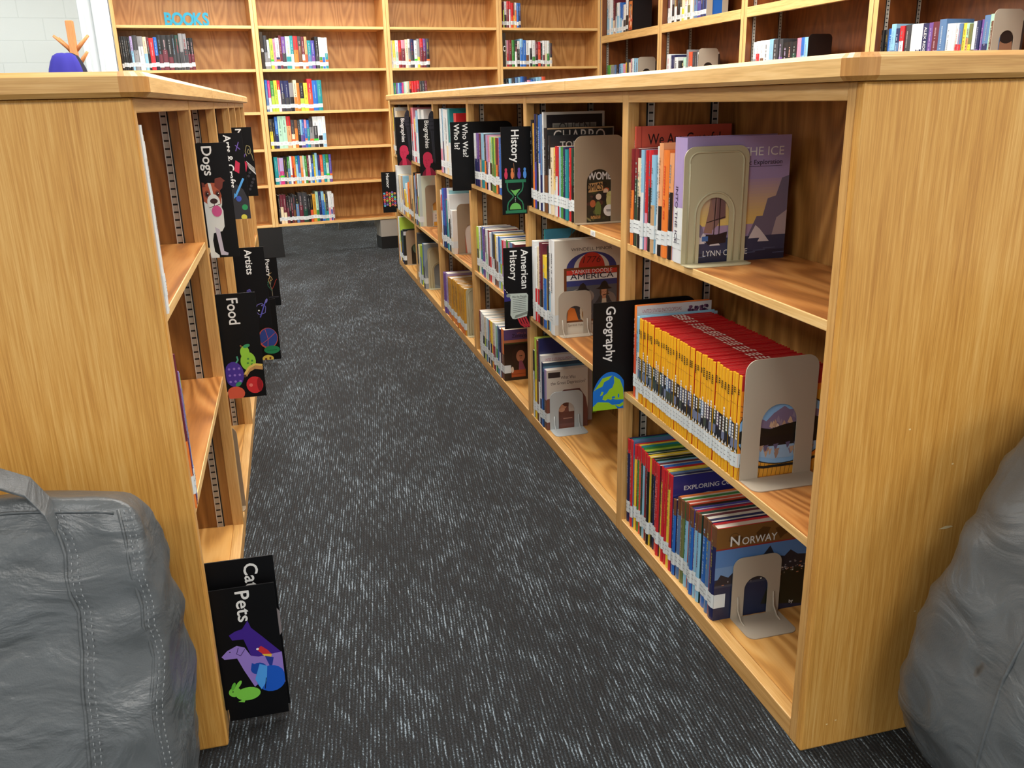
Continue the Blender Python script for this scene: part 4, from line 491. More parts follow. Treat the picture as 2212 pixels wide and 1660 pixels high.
def art_norway(dc,d,h,mb,t):
    dc.rect(0,d,h*.78,h,(128,88,44)); dc.rect(0,d,h*.765,h*.78,(150,50,44)); dc.rect(0,d,h*.45,h*.765,(86,128,184)); dc.rect(0,d,h*.45,h*.58,(110,146,190)); dc.rect(0,d,0,h*.45,(28,40,72))
    for pts in ([(.12,.86),(.2,.9),(.27,.88),(.25,.82),(.16,.83)],[(.4,.9),(.47,.96),(.55,.94),(.52,.86),(.46,.8)],[(.6,.92),(.75,.97),(.86,.93),(.8,.86),(.7,.84),(.66,.8)]): dc.poly([(a*d,b*h) for a,b in pts],(92,60,28))
    dc.line([(d*.18+.012*math.cos(k),h*.88+.012*math.sin(k)) for k in [i*.52 for i in range(13)]],.0012,(80,52,26))
    dc.poly([(0,h*.40),(d*.06,h*.5),(d*.14,h*.46),(d*.2,h*.52),(d*.3,h*.5),(d*.38,h*.62),(d*.5,h*.66),(d*.56,h*.74),(d*.62,h*.62),(d*.72,h*.6),(d*.78,h*.66),(d*.86,h*.6),(d,h*.58),(d,h*.38),(0,h*.38)],(38,38,48))
    dc.poly([(d*.5,h*.1),(d*.6,h*.4),(d*.8,h*.46),(d,h*.44),(d,h*.02)],(30,34,24)); dc.rect(0,d*.6,h*.36,h*.385,(60,66,84))
    rg = random.Random(5)
    for k in range(46):
        a, b = d*rg.uniform(.03,.98), h*rg.uniform(.36,.47) if k < 30 else h*rg.uniform(.44,.54); a = a if b < h*.44 else d*rg.uniform(.62,.98)
        dc.rect(a,a+rg.uniform(.002,.006),b,b+rg.uniform(.0015,.004),rg.choice(((222,216,206),(180,120,90),(150,150,156),(120,110,100))))
    dc.text('N',d*.13,h*.80,.034,WHT,bold=.012); dc.text('ORWAY',d*.255,h*.80,.025,WHT,bold=.012,width=d*.36); dc.text('by',d*.8,h*.06,.012,WHT)
def art_explore(dc,d,h,mb,t):
    dc.rect(0,d,0,h,(44,44,120)); dc.text('EXPLORING COUNTRIES',d*.12,h*.85,.016,WHT,bold=.02,width=d*.86); dc.line([(d*.3,h*.79),(d*.42,h*.8),(d*.5,h*.79)],.002,WHT); dc.line([(d*.02,h*.76),(d*.1,h*.775),(d*.16,h*.77)],.004,WHT); dc.rect(0,d,0,h*.7,(40,64,120))
def art_usenc(c): 
    def f(dc,d,h,mb,t):
        dc.rect(0,d,0,h,c); dc.text('UNITED STATES ENCYCLOPEDIAS',d*.07,h-.019,.013,(156,60,66),bold=0,width=d*.52)
        rg = random.Random(3)
        for k in range(40): dc.ell(d*rg.uniform(.68,.95),h-.022+rg.uniform(-.012,.010),.004,.004,rg.choice(((92,44,80),(60,34,66),(130,80,110))),8)
    return f
def art_geo(dc,d,h,mb,t):
    dc.rect(0,d,0,h,(228,132,36)); dc.rect(0,d,h*.86,h,(176,28,30)); dc.rect(0,d,h*.855,h*.862,(226,120,40)); dc.rect(d*.82,d,h*.2,h*.8,(202,150,40)); dc.rect(0,d,h*.0,h*.16,(226,158,50))
    for k in range(22): dc.line([(d*.05*k,0),(d*.05*k+.004,h*.15)],.0008,(60,44,30))
    for k in range(4): dc.line([(0,h*(.72-.05*k)),(d*.25,h*(.66-.06*k))],.0011,(70,30,20))
    dc.ell(d*.52,h*.45,d*.56,h*.34,(24,24,28),40); dc.ell(d*.52,h*.45,d*.545,h*.33,(132,178,222),40)
    dc.poly([(d*.0,h*.47),(d*.1,h*.52),(d*.2,h*.60),(d*.3,h*.55),(d*.38,h*.62),(d*.5,h*.68),(d*.56,h*.64),(d*.66,h*.64),(d*.74,h*.70),(d*.82,h*.63),(d*.94,h*.6),(d*1.0,h*.5),(d,h*.4),(0,h*.4)],(126,110,140))
    rg = random.Random(21)
    for k in range(26):
        q = rg.uniform(.08,.95); top = .53+.13*math.exp(-((q-.72)/.16)**2)+.09*math.exp(-((q-.42)/.1)**2); bb = top-rg.uniform(.02,.14); s = rg.uniform(.015,.035)
        dc.poly([(d*(q-s),h*(bb-.02)),(d*(q-s*.2),h*(bb+.035)),(d*(q+s*.3),h*(bb+.02)),(d*(q+s*1.1),h*(bb-.045))],rg.choice(((206,174,146),(188,152,128),(96,86,120),(148,132,152),(216,190,166))))
    dc.poly([(0,h*.48),(d*.2,h*.5),(d*.35,h*.47),(d*.5,h*.5),(d*.7,h*.52),(d*.85,h*.55),(d,h*.52),(d,h*.36),(0,h*.36)],(30,28,24)); dc.rect(d*.02,d,h*.3,h*.4,(24,24,26))
    dc.poly([(d*.06,h*.3),(d*.2,h*.22),(d*.4,h*.17),(d*.62,h*.17),(d*.85,h*.22),(d*.98,h*.3)],(150,182,214))
    for k in range(24):
        q = rg.uniform(.1,.95); bb = .30-rg.uniform(0,.11)*(1 if q > .3 else .4); s = rg.uniform(.015,.035)
        dc.poly([(d*(q-s),h*(bb+.03)),(d*(q-s*.2),h*(bb-.03)),(d*(q+s*.4),h*(bb-.015)),(d*(q+s*1.1),h*(bb+.035))],rg.choice(((188,156,130),(160,130,114),(96,88,120),(140,126,144))))
    dc.poly([(d*.02,h*.16),(d*.3,h*.11),(d*.7,h*.11),(d,h*.17),(d,h*.145),(d*.7,h*.085),(d*.3,h*.085),(d*.02,h*.13)],(20,20,22))
def art_dark_title(bg, txt, col, size, y=.05, rim=None):
    def f(dc,d,h,mb,t):
        dc.rect(0,d,0,h,bg)
        if rim: dc.rect(0,d,h-.004,h,rim); dc.rect(d-.004,d,0,h,rim)
        dc.text(txt,.022,h-y,size,col,bold=0,width=d-.04)
    return f
def art_queen(dc,d,h,mb,t):
    dc.rect(0,d,0,h,(196,192,184)); dc.rect(.01,d-.008,0,h-.008,(20,20,24)); dc.rect(.03,d-.028,0,h-.034,(128,124,116)); dc.rect(.034,d-.032,0,h-.038,(104,102,96)); dc.text('QUEEN',.05,h-.064,.046,(34,32,32),bold=0,width=d-.1)
def art_charro(dc,d,h,mb,t):
    dc.rect(0,d,0,h,(30,34,36)); dc.rect(0,d,h-.004,h,(190,160,120)); dc.rect(d-.004,d,0,h,(150,140,130)); dc.text('CHARRO',.018,h-.041,.05,(206,198,188),bold=0,width=d-.05); dc.rect(.03,d*.6,h-.085,h-.082,(90,90,92))
def art_torre(dc,d,h,mb,t):
    dc.rect(0,d,0,h,(34,36,40)); dc.text('TORRE',.03,h-.036,.026,(200,196,190),bold=.02,width=.09)
def art_comics(dc,d,h,mb,t):
    dc.rect(0,d,0,h,(52,50,38)); dc.text('WOMEN',d*.24,h*.58,.03,WHT,width=d*.6,bold=.03); rg = random.Random(11)
    for k in range(46): dc.ell(d*rg.uniform(.15,.95),h*rg.uniform(.03,.54),rg.uniform(.003,.009),rg.uniform(.003,.010),rg.choice(((64,70,40),(92,92,52),(30,28,30),(40,44,36),(84,56,48),(140,132,84))),8,rot=rg.uniform(0,3))
    dc.poly([(d*.25,h*.41),(d*.25,h*.53),(d*.54,h*.55),(d*.56,h*.43)],(188,146,92)); dc.text('AND',d*.42,h*.495,.014,BLK); dc.text('COMICS',d*.53,h*.44,.026,BLK,align='r',width=d*.4,bold=.02)
    dc.ell(d*.62,h*.44,.009,.006,(196,92,52),12); dc.ell(d*.61,h*.415,.008,.009,(216,190,160),12); dc.poly([(d*.5,h*.3),(d*.54,h*.4),(d*.66,h*.4),(d*.68,h*.28)],(36,34,36)); dc.ell(d*.7,h*.3,.012,.026,(196,194,128),12); dc.poly([(d*.62,h*.36),(d*.64,h*.41),(d*.7,h*.37),(d*.77,h*.41),(d*.78,h*.35)],(186,184,110)); dc.ell(d*.45,h*.18,.010,.024,(104,118,60),10); dc.ell(d*.34,h*.26,.009,.011,(176,96,58),10); dc.ell(d*.46,h*.35,.009,.009,(224,204,180),10)
    dc.ell(d*.68,h*.16,.017,.017,WHT); dc.line([(d*.62,h*.165),(d*.74,h*.165)],.002,(60,60,60)); dc.line([(d*.63,h*.15),(d*.73,h*.15)],.002,(60,60,60)); dc.rect(d*.3,d*.5,h*.055,h*.095,(190,140,80)); dc.text('POWER',d*.4,h*.062,.016,BLK,align='c',width=d*.17)
def soldier(dc,cx,cy,s,flip=1):
    dc.ell(cx,cy+.38*s,.18*s,.26*s,(64,70,72),18); dc.poly([(cx-.09*s,cy),(cx+.1*s,cy),(cx+.06*s,cy+.5*s),(cx-.05*s,cy+.5*s)],(214,204,180)); dc.poly([(cx-.24*s,cy),(cx-.24*s,cy+.40*s),(cx-.1*s,cy+.56*s),(cx-.05*s,cy)],(58,60,64)); dc.poly([(cx+.07*s,cy),(cx+.1*s,cy+.54*s),(cx+.22*s,cy+.40*s),(cx+.24*s,cy)],(58,60,64))
    dc.rect(cx-.05*s,cx+.05*s,cy+.5*s,cy+.6*s,(196,142,108)); dc.ell(cx,cy+.66*s,.085*s,.12*s,(206,154,120),18); dc.ell(cx-.09*s,cy+.66*s,.025*s,.07*s,(90,64,46),10); dc.ell(cx+.09*s,cy+.66*s,.025*s,.07*s,(90,64,46),10)
    for e in (-.03,.04): dc.ell(cx+e*s,cy+.675*s,.011*s,.007*s,(50,34,30),8)
    dc.line([(cx+.008*s,cy+.66*s),(cx+.02*s,cy+.63*s),(cx,cy+.625*s)],.007*s,(170,116,90)); dc.line([(cx-.02*s,cy+.595*s),(cx+.03*s,cy+.595*s)],.009*s,(160,92,80))
    dc.poly([(cx-.22*s,cy+.76*s),(cx-.12*s,cy+.80*s),(cx-.06*s,cy+.92*s),(cx+.02*s,cy+.96*s),(cx+.08*s,cy+.91*s),(cx+.12*s,cy+.80*s),(cx+.22*s,cy+.75*s),(cx+.1*s,cy+.735*s),(cx-.1*s,cy+.735*s)],(36,34,34))
def art_yankee(dc,d,h,mb,t):
    dc.rect(0,d,0,h,(214,206,188)); dc.text('WENDELL MINOR',d*.56,h-.036,.015,(66,58,52),align='c',bold=0,width=d*.62)
    dc.ell(d*.56,h*.70,d*.38,h*.17,(58,62,120),30,t0=0,t1=PI); dc.ell(d*.56,h*.70,d*.27,h*.155,(206,200,186),26,t0=0,t1=PI); dc.ell(d*.56,h*.70,d*.2,h*.165,(188,52,40),26,t0=0,t1=PI); dc.text('1776',d*.56,h*.755,.03,(92,24,26),align='c',bold=0,width=d*.27,shear=.2)
    dc.rect(d*.14,d*.985,h*.13,h*.71,(112,62,32)); dc.rect(d*.18,d*.95,h*.15,h*.685,(92,96,102)); dc.rect(d*.18,d*.95,h*.635,h*.685,(206,58,46)); dc.text('YANKEE DOODLE',d*.565,h*.648,.018,WHT,align='c',bold=0,width=d*.62)
    dc.rect(d*.18,d*.95,h*.575,h*.632,WHT); dc.text('AMERICA',d*.565,h*.588,.026,(36,40,56),align='c',bold=.01,width=d*.66); dc.rect(d*.18,d*.95,h*.515,h*.572,(54,64,124)); dc.ell(d*.4,h*.4,d*.2,h*.09,(150,140,130),16); dc.ell(d*.8,h*.34,d*.14,h*.1,(138,128,120),16)
    soldier(dc,d*.42,h*.16,.125); soldier(dc,d*.75,h*.155,.13); dc.line([(d*.73,h*.40),(d*.83,h*.415)],.003,(70,44,28)); dc.poly([(d*.18,h*.15),(d*.2,h*.3),(d*.3,h*.28),(d*.36,h*.15)],(216,120,52)); dc.ell(d*.47,h*.21,.02,.025,(204,188,160),14); dc.ell(d*.47,h*.21,.014,.019,(160,120,80),14); dc.text('Spirited Voices of the Revolution',d*.5,h*.09,.011,(120,104,90),align='c',bold=0,width=d*.6)
def art_depression(dc,d,h,mb,t):
    dc.rect(0,d,0,h,(206,196,182)); dc.rect(.006,.05,h-.028,h-.008,(50,42,44)); dc.text('What Was',d*.52,h-.035,.017,(56,44,44),align='c',bold=0,width=d*.36); dc.text('the Great Depression?',d*.52,h-.054,.017,(56,44,44),align='c',bold=0,width=d*.84)
    dc.poly([(0,0),(0,h*.52),(d*.2,h*.55),(d*.42,h*.66),(d*.8,h*.66),(d*.95,h*.5),(d,h*.3),(d,0)],(120,72,62)); dc.ell(d*.4,h*.42,.016,.02,(206,150,120)); dc.ell(d*.5,h*.46,.022,.02,(96,52,44)); dc.ell(d*.62,h*.36,.014,.04,(186,176,166)); dc.rect(d*.3,d*.7,h*.08,h*.28,(104,60,52)); dc.rect(d*.4,d*.62,h*.16,h*.175,(184,140,120)); dc.ell(d*.36,h*.32,.012,.008,(214,160,130))
def art_steve(dc,d,h,mb,t): dc.rect(0,d,0,h,(36,64,84)); dc.rect(0,d,h-.03,h-.012,(70,110,130)); dc.text('STEVE SHEINKIN',d*.4,h-.032,.014,(176,196,204),width=d*.55,bold=0)
def art_portrait(dc,d,h,mb,t):
    dc.rect(0,d,0,h,(168,150,142)); dc.poly([(d*.55,0),(d*.6,h*.34),(d*.78,h*.42),(d,h*.36),(d,0)],(22,22,26)); dc.ell(d*.86,h*.52,.022,.034,(126,80,62)); dc.ell(d*.86,h*.60,.023,.018,(34,26,26)); dc.ell(d*.93,h*.14,.02,.016,(150,98,80)); dc.poly([(d*.8,h*.38),(d*.87,h*.2),(d*.9,h*.4)],WHT)
    dc.poly([(d*.83,h*.37),(d*.86,h*.22),(d*.88,h*.37)],(150,40,40)); dc.rect(0,d,h*.8,h,(88,52,46))
def art_whois(dc,d,h,mb,t):
    dc.rect(0,d,0,h,(34,22,20)); dc.rect(0,d,h*.80,h,(96,72,120)); dc.rect(0,d,h*.74,h*.80,(190,116,80)); dc.rect(0,d,h*.72,h*.745,(70,74,36)); dc.text('Who Is',d*.66,h*.90,.013,(190,120,120),align='c',bold=0); dc.text('Zendaya?',d*.62,h*.84,.022,(50,26,38),align='c',bold=.01,width=d*.62)
    dc.ell(d*.6,h*.48,.036,.046,(48,30,26)); dc.ell(d*.62,h*.47,.019,.026,(178,116,86)); dc.ell(d*.60,h*.475,.003,.003,BLK,8); dc.ell(d*.66,h*.475,.003,.003,BLK,8); dc.line([(d*.59,h*.43),(d*.66,h*.43)],.003,(150,60,60)); dc.poly([(d*.54,h*.2),(d*.56,h*.38),(d*.67,h*.38),(d*.8,h*.2)],(140,72,96)); dc.rect(d*.26,d*.8,h*.06,h*.2,(176,84,42)); dc.rect(d*.26,d*.8,h*.115,h*.125,(128,56,30)); dc.ell(d*.3,h*.21,.006,.014,(220,200,180),10)
def art_giraffe(dc,d,h,mb,t):
    dc.rect(0,d,0,h,(232,224,212)); dc.text('The',d*.6,h*.88,.016,BLK,bold=0); dc.ell(d*.4,h*.8,.016,.02,(40,40,40)); dc.ell(d*.4,h*.8,.012,.016,(232,224,212)); dc.poly([(d*.1,0),(d*.16,h*.55),(d*.3,h*.56),(d*.36,0)],(206,120,96)); dc.ell(d*.24,h*.52,.014,.02,(110,40,30)); dc.ell(d*.66,h*.34,.03,.05,(206,60,46)); dc.text('Good',d*.62,h*.66,.024,BLK,bold=.01); dc.text('Rock',d*.56,h*.52,.024,BLK,bold=.01); dc.rect(d*.5,d,h*.02,h*.12,(200,190,178))
def art_white_teal(dc,d,h,mb,t): dc.rect(0,d,0,h,(222,228,228)); dc.rect(.006,d-.004,h*.86,h*.97,(140,196,206)); dc.text('will',d*.5,h*.885,.026,(40,92,120),bold=.02); dc.line([(d*.2,h*.7),(d*.5,h*.76),(d*.8,h*.72)],.002,(60,60,60))
def art_face(dc,d,h,mb,t): dc.rect(0,d,0,h,(214,222,200)); dc.rect(0,.02,0,h,(186,200,196)); dc.ell(d*.62,h*.72,.05,.07,(226,220,198)); dc.line([(d*.45,h*.78),(d*.62,h*.75)],.004,BLK); dc.line([(d*.6,h*.86),(d*.62,h*.8),(d*.72,h*.8)],.004,(60,30,30)); dc.rect(d*.45,d,h*.3,h*.56,(206,150,70)); dc.ell(d*.8,h*.42,.03,.04,(218,160,140)); dc.rect(d*.42,d,h*.02,h*.26,(226,222,214)); dc.text('SCHOOL',d*.5,h*.19,.015,BLK,bold=0); dc.text('OF ART',d*.5,h*.14,.015,BLK,bold=0); dc.rect(d*.46,d,0,h*.08,(226,160,50))
def art_gray(dc,d,h,mb,t): dc.rect(0,d,0,h,(150,160,166)); dc.ell(d*.6,h*.45,d*.6,h*.42,(126,136,142)); dc.poly([(d*.35,h*.86),(d*.5,h*.82),(d*.55,h*.86)],(90,20,24)); dc.poly([(d*.7,h*.86),(d*.85,h*.87),(d*.75,h*.82)],(90,20,24)); dc.ell(d*.6,h*.08,.016,.016,(190,196,196))
def art_dark_green(dc,d,h,mb,t): dc.rect(0,d,0,h,(24,28,26)); dc.ell(d*.6,h*.5,.05,.06,(86,110,90)); dc.ell(d*.62,h*.25,.026,.06,(140,168,146)); dc.rect(0,d,h*.84,h*.95,(206,206,210))
def art_orangebox(dc,d,h,mb,t):
    dc.rect(0,d,0,h,(44,22,16)); dc.rect(.012,d-.012,.012,h-.012,(206,120,62)); dc.rect(.03,d-.03,h-.05,h-.034,(60,36,22)); dc.ell(d*.5,h-.064,d*.3,.016,(228,164,70)); dc.ell(d*.5,h-.058,.012,.012,(180,96,60))
    for k in range(6): dc.ell(d*.5+.022*math.cos(k),h*.36+.026*math.sin(k),.016,.018,((228,176,140) if k%2 else (190,70,50)),10)
    dc.rect(.02,d-.02,.014,.03,(170,60,40))
ARTS = {('R1S1',11):art_ice,('R1S3',18):art_explore,('R1S3b',10):art_norway,('R2S1',18):art_comics,('R2S1',6):art_queen,('R2S1',7):art_charro,('R2S1',8):art_torre,('R2S2',7):art_yankee,('R2S3',6):art_depression,('R2S3',5):art_steve,('R2S3',4):art_usenc((206,200,200)),('R2S3',2):art_plain((112,118,134)),
 ('R3S3',13):art_whois,('R4S1',5):art_dark_title((36,40,56),'AC',(196,190,176),.05,.055,(130,130,130)),('R4S2',8):art_giraffe,('R4S2',6):art_white_teal,('R4S2',7):art_plain((226,226,224)),('R5S2',8):art_face,('R5S3',3):art_gray,('R6S3',5):art_dark_green}
DEPTH = {('R1S1',11):.243,('R1S1',9):.20,('R1S3',18):.225,('R2S1',6):.205,('R2S1',7):.222,('R2S1',8):.16,('R2S1',18):.148,('R2S2',7):.225,('R2S3',2):.2,('R2S3',3):.18,('R2S3',4):.19,('R2S3',5):.16,('R2S3',6):.152,('R2S3',1):.23,('R5S3',3):.2,('R3S3',13):.113,('R1S3b',10):.235}
COVERC = {'R1S3':['navy','teal','steel','red','yellow','teal','green','lime','dkgreen','yellow','black','dkgreen','sky','maroon','blue','red','yellow','steel','navy'],'R1S3b':['navy','orange','green','redorange','black','indigo','red','dkgreen','maroon','navy','red']}
LABELS = {('R1S1',11):'lilac picture book with a sailing ship cover behind the khaki bookend',('R1S3',18):'navy country book facing out with EXPLORING COUNTRIES on its cover',('R1S3b',10):'blue and brown book with NORWAY on its cover, behind a small bookend',
 ('R2S1',18):'dark comic art book seen through the large brown bookend beside the History sign',('R2S1',7):'tall dark book with the title CHARRO showing',('R2S1',6):'tall black book with a framed gray QUEEN title panel',('R2S1',8):'dark book with blocky gray letters in front of the CHARRO book',
 ('R2S2',7):'white book with two soldiers in hats on its cover',('R2S3',6):'small gray brown book asking about the Great Depression on its cover',('R2S3',4):'gray white UNITED STATES ENCYCLOPEDIAS book on the lower shelf',('R3S3',13):'dark paperback with orange spine, portrait cover facing out under American History sign',
 ('R4S2',8):'white picture book with a red drawing behind the brown bookend',('R5S2',8):'pale picture book cover behind the tan bookend below the nearer Biographies sign',('R5S3',3):'gray picture book behind the rimmed tan bookend on the bottom shelf',('R6S3',5):'dark green book behind the farthest bookend on the bottom shelf'}
BOOKS = []   # (importance, function building it alone, function merging it)
CAM = cam.matrix_world.translation
def queue(F, u, v, z, t, h, d, c1, c2, label, **k):
    p = Vector(place(F, u+t/2, v, z+h/2)); w = CAM-p; a = FRAMES[F][1]
    face = abs(w.normalized().dot(Vector((-math.sin(a), math.cos(a), 0)))); area = (t*face+.02*k.get('art_bonus', 0))*h/w.length_squared
    if k.get('art'): area += .1*h/w.length_squared
    k.pop('art_bonus', None); BOOKS.append((area, F, u, v, z, t, h, d, c1, c2, label, k))
sd = 0
for name, F, v, z, d0, rows in DATA:
    far = F in 'BW'; cnt = 0
    for i, (u0, u1, h, c1, c2) in enumerate(rows):
        t_all = u1-u0; n = max(1, round(t_all/.042)) if t_all > .062 and (name, i) not in ARTS else 1
        for q in range(n):
            sd += 1; rg = random.Random(sd); gap = .0008; t = t_all/n-gap
            if (name, i) in ARTS and t > .06: t = .06
            col = CN.get(c1, c1) if c1 == c2 else f'{CX.get(c1,c1)} and {CX.get(c2,c2)}'
            lab = LABELS.get((name, i)) or f'{col} book, {ORD[cnt]} from left {PHRASE[name]}'
            cnt += 1; k = dict(seed=sd, hard=rg.random() < (.8 if name not in ('R3S1','R3S2','R3S3') else 0), group=None)
            uu = (u1-t-.0008) if ((name, i) in ARTS and t_all > .06) else u0+q*t_all/n
            if (name, i) in ARTS: k['art'] = ARTS[(name, i)]; k['hard'] = name not in ('R3S3','R2S3')
            if name in COVERC: k['top'] = CC[COVERC[name][i]]; k['hard'] = True
            if name == 'R1S3': k['split'] = .16; c1_, c2_ = 'red', c2
            elif name == 'R1S3b': k['split'] = .2; c1_, c2_ = 'brown', ['blue','steel','olive','sky','steel','blue','sky','sky','blue','steel','navy'][i]
            else: c1_, c2_ = c1, c2
            if name in ('R3S1','R3S2','R3S3'): k['split'] = .48
            if name == 'R4S3': k['split'] = .86
            if F == 'R': k['st'] = (.032,.066) if z < .5 else (.030,.062)
            else:
                k['st'] = (.022,.05)
                if name in ('B2B','B2D','B2E','B3B') and rg.random() < .3: k['tagc'] = rg.choice(((70,200,60),(240,110,60)))
            if (name, i) == ('R1S1', 5) or (name, i) == ('R1S1', 10): k['split'] = .36
            if (name, i) == ('R1S1', 11): k.update(marks=False, spine=('INTO THE ICE', (60,50,80), .12, .62, .016))
            if (name, i) in (('W4B',7),('W4B',8),('W4B',9)): k.update(marks=False, spine=('ALEX RIDER', WHT, .12, .93))
            queue(F, uu, v+rg.uniform(0,.006 if F == 'R' else .012), z, t, h, DEPTH.get((name, i), d0*rg.uniform(.88,1.0)), c1_, c2_, lab, **k)
# the long row of thin yellow geography books
YN = 38; Y0, Y1 = 4.5865, 5.1005; yt = (Y1-Y0)/YN; YH = .216; YD = .198
def yellow_spine(mb, t, h, rng, ou=0, ov=0, oz=0):
    y = ov-.0026; e = .0004
    def r(z0, z1, c, x0=0, x1=None, k=0):
        x1 = t if x1 is None else x1; mb.add([(ou+x0+e,y-k*.0001,oz+z0),(ou+x1-e,y-k*.0001,oz+z0),(ou+x1-e,y-k*.0001,oz+z1),(ou+x0+e,y-k*.0001,oz+z1)], [(0,1,2,3)], 'print_gloss', c)
    ph = rng.choice(((30,40,66),(40,36,40),(58,80,120),(96,90,84),(44,60,48),(120,150,190),(24,24,28),(70,54,90)))
    r(.066,.118,ph); r(.066,.085,rng.choice(((24,28,40),(60,70,60),(110,120,150))),k=1); zt = rng.uniform(.108,.14); z = zt
    while z > rng.uniform(.078,.098): r(z-.0045,z,WHT,t*.28,t*.78,2); z -= .0062
    r(.058,.066,(24,26,32)); mb.add([(ou+t*.15,y-.0003,oz+.0585),(ou+t*.85,y-.0003,oz+.0585),(ou+t*.5,y-.0003,oz+.0665)], [(0,1,2)], 'print_gloss', WHT)
    for q in range(rng.randint(3,5)): r(h-.030-.0042*q,h-.0272-.0042*q,(40,30,20),t*.26,t*.74,1)
    r(h-.062,h-.0612,(150,100,30),0,t,1)
def dots(mb, t, h, d):
    for a in (.085,.094,.103,.112):
        z = h+.0004; mb.add([(0.0004,a,z),(t-.002,a,z),(t-.002,a+.005,z),(.0004,a+.005,z)], [(0,1,2,3)], 'print_gloss', (226,206,196))
for i in range(YN):
    last = i == YN-1; rg = random.Random(900+i); u = Y0+i*yt; v = .004+rg.uniform(0,.003); t = yt-.0006
    lab = 'last yellow geography book, mountain lake cover facing out behind the tall beige bookend' if last else 'thin yellow geography book with red top in the long matching row'
    r = rootf('R', 'book', u, v, S2+.0003); tag(r, lab, 'book', None if last else 'matching yellow geography books')
    mb, pg = MB(), MB(); h = YH+rg.uniform(0,.004); cover_mb(mb, pg, t, h, YD-rg.uniform(0,.004), (240,176,34), (240,176,34), rg, True, (182,26,30), 1, False); yellow_spine(mb, t, h, rg); dots(mb, t, h, YD)
    if last: art_geo(Decal(mb, (t,0,0), (0,1,0), (0,0,1), (1,0,0), 'print_gloss', clip=(0,YD-.004,0,h)), YD-.004, h, mb, t)
    co = mb.build('cover', r); pg.build('page_block', r); sb = MB(); sticker_mb(sb, t, .026, .056, rg, .0026, jit=.001); sb.build('spine_label', co)
queue('R', 4.5045, .018, S1, .0105, .281, .252, (206,84,66), (206,84,66), 'tall red orange picture book standing behind the row, title We Are Grateful', seed=1, art=art_grateful, sticker=False)
queue('R', 4.540, .012, S2, .016, .240, .205, 'orange', 'redorange', 'white book with orange spine and UNITED STATES ENCYCLOPEDIAS heading beside Geography sign', seed=2, art=art_usenc((214,214,214)))
queue('R', 4.562, .010, S2, .019, .217, .212, 'sky', 'white', 'light blue book between the white encyclopedia and the yellow row', seed=3, art=art_plain((158,190,214)))
for j, (u, w_, h, c, lab) in enumerate(((.044,.008,.30,'white','thin white book at the near end of the left bookcase, top shelf'),(.053,.009,.285,'cream','cream book next to the thin white one, left bookcase top shelf'),(.063,.011,.275,'white','white book, third from the near end, left bookcase top shelf'),(.0755,.007,.27,'gray','gray book, fourth from the near end, left bookcase top shelf'))):
    queue('L', u, -.002+.001*j, .834, w_, h, .2, c, c, lab, seed=40+j)
for j, (u, w_, h, c, c2, lab) in enumerate(((.044,.012,.285,'maroon','orange','maroon book at the near end of the left bookcase, second shelf'),(.058,.015,.25,'purple','maroon','purple book beside the maroon one, left bookcase second shelf'),(.0745,.012,.245,'lilac','purple','lilac book, third from the near end, left bookcase second shelf'),(.088,.01,.24,'blue','steel','blue book, fourth from the near end, left bookcase second shelf'),(.099,.01,.235,'lime','sky','lime edged book, last on the left bookcase second shelf'))):
    queue('L', u, .0+.001*j, .478, w_, h, .2, c, c2, lab, seed=50+j)
for j, (u, w_, h, c, lab) in enumerate(((.10,.02,.20,'maroon','maroon book on the bottom shelf behind the Cats sign'),(.122,.02,.205,'white','glossy white book on the bottom shelf behind the Cats sign'),(.144,.02,.2,'gray','gray book on the bottom shelf behind the Cats sign'))):
    queue('L', u, .0, S3, w_, h, .16, c, c, lab, seed=60+j)
queue('W', .512, .035, WT, .09, .235, .16, 'black', 'black', 'orange decorated book in a black case on the upper shelf near the corner', seed=70, art=None, sticker=False, art_bonus=5)
queue('R', 3.6265, .05, S2, .012, .31, .22, 'teal', 'sky', 'tall teal book with a brown rope pattern behind the American History sign shelf row', seed=71, art=lambda dc,d,h,mb,t: (dc.rect(0,d,0,h,(92,72,52)), dc.poly([(0,h-.06),(0,h),(d*.55,h),(d*.35,h-.04)],(70,150,180)), [dc.line([(d*.4+.014*k,h-.05),(d*.46+.014*k,h)],.003,(120,90,56)) for k in range(9)]))
queue('R', 3.6105, .05, S3, .012, .30, .2, 'black', 'maroon', 'tall book with a dark suited portrait cover behind the Great Depression book', seed=72, art=art_portrait)
BOOKS.sort(key=lambda b: -b[0]); LIMIT = 300-YN
rest, restp = MB(), MB()
for n, (area, F, u, v, z, t, h, d, c1, c2, label, k) in enumerate(BOOKS):
    if n < LIMIT: book(F, u, v, z, t, h, d, c1, c2, label, **k)
    else:
        m, p, s_ = MB(), MB(), MB(); rg = random.Random(k['seed']); cover_mb(m, p, t, h, d, c1, c2, rg, k.get('hard', True), k.get('top'), k.get('split'))
        if k.get('sticker', True): sticker_mb(m, t, *k.get('st', (.026,.06)), rg, .002, tagc=k.get('tagc'))
        if k.get('art'): k['art'](Decal(m, (t,0,0), (0,1,0), (0,0,1), (1,0,0), 'print_gloss', clip=(0,d,0,h)), d, h, m, t)
        a = FRAMES[F][1]; O = place(F, u, v, z+.0003); ca, sa = math.cos(a), math.sin(a)
        for src in (m, p):
            kk = len(rest.v); rest.v += [(O[0]+x*ca-y*sa, O[1]+x*sa+y*ca, O[2]+zz) for x, y, zz in src.v]
            rest.f += [tuple(i+kk for i in f) for f in src.f]; rest.m += src.m; rest.c += src.c
if rest.f: tag(rest.build('books'), 'the remaining small books standing far off on the wall shelves and deep bookcase bays', 'books', kind='stuff')
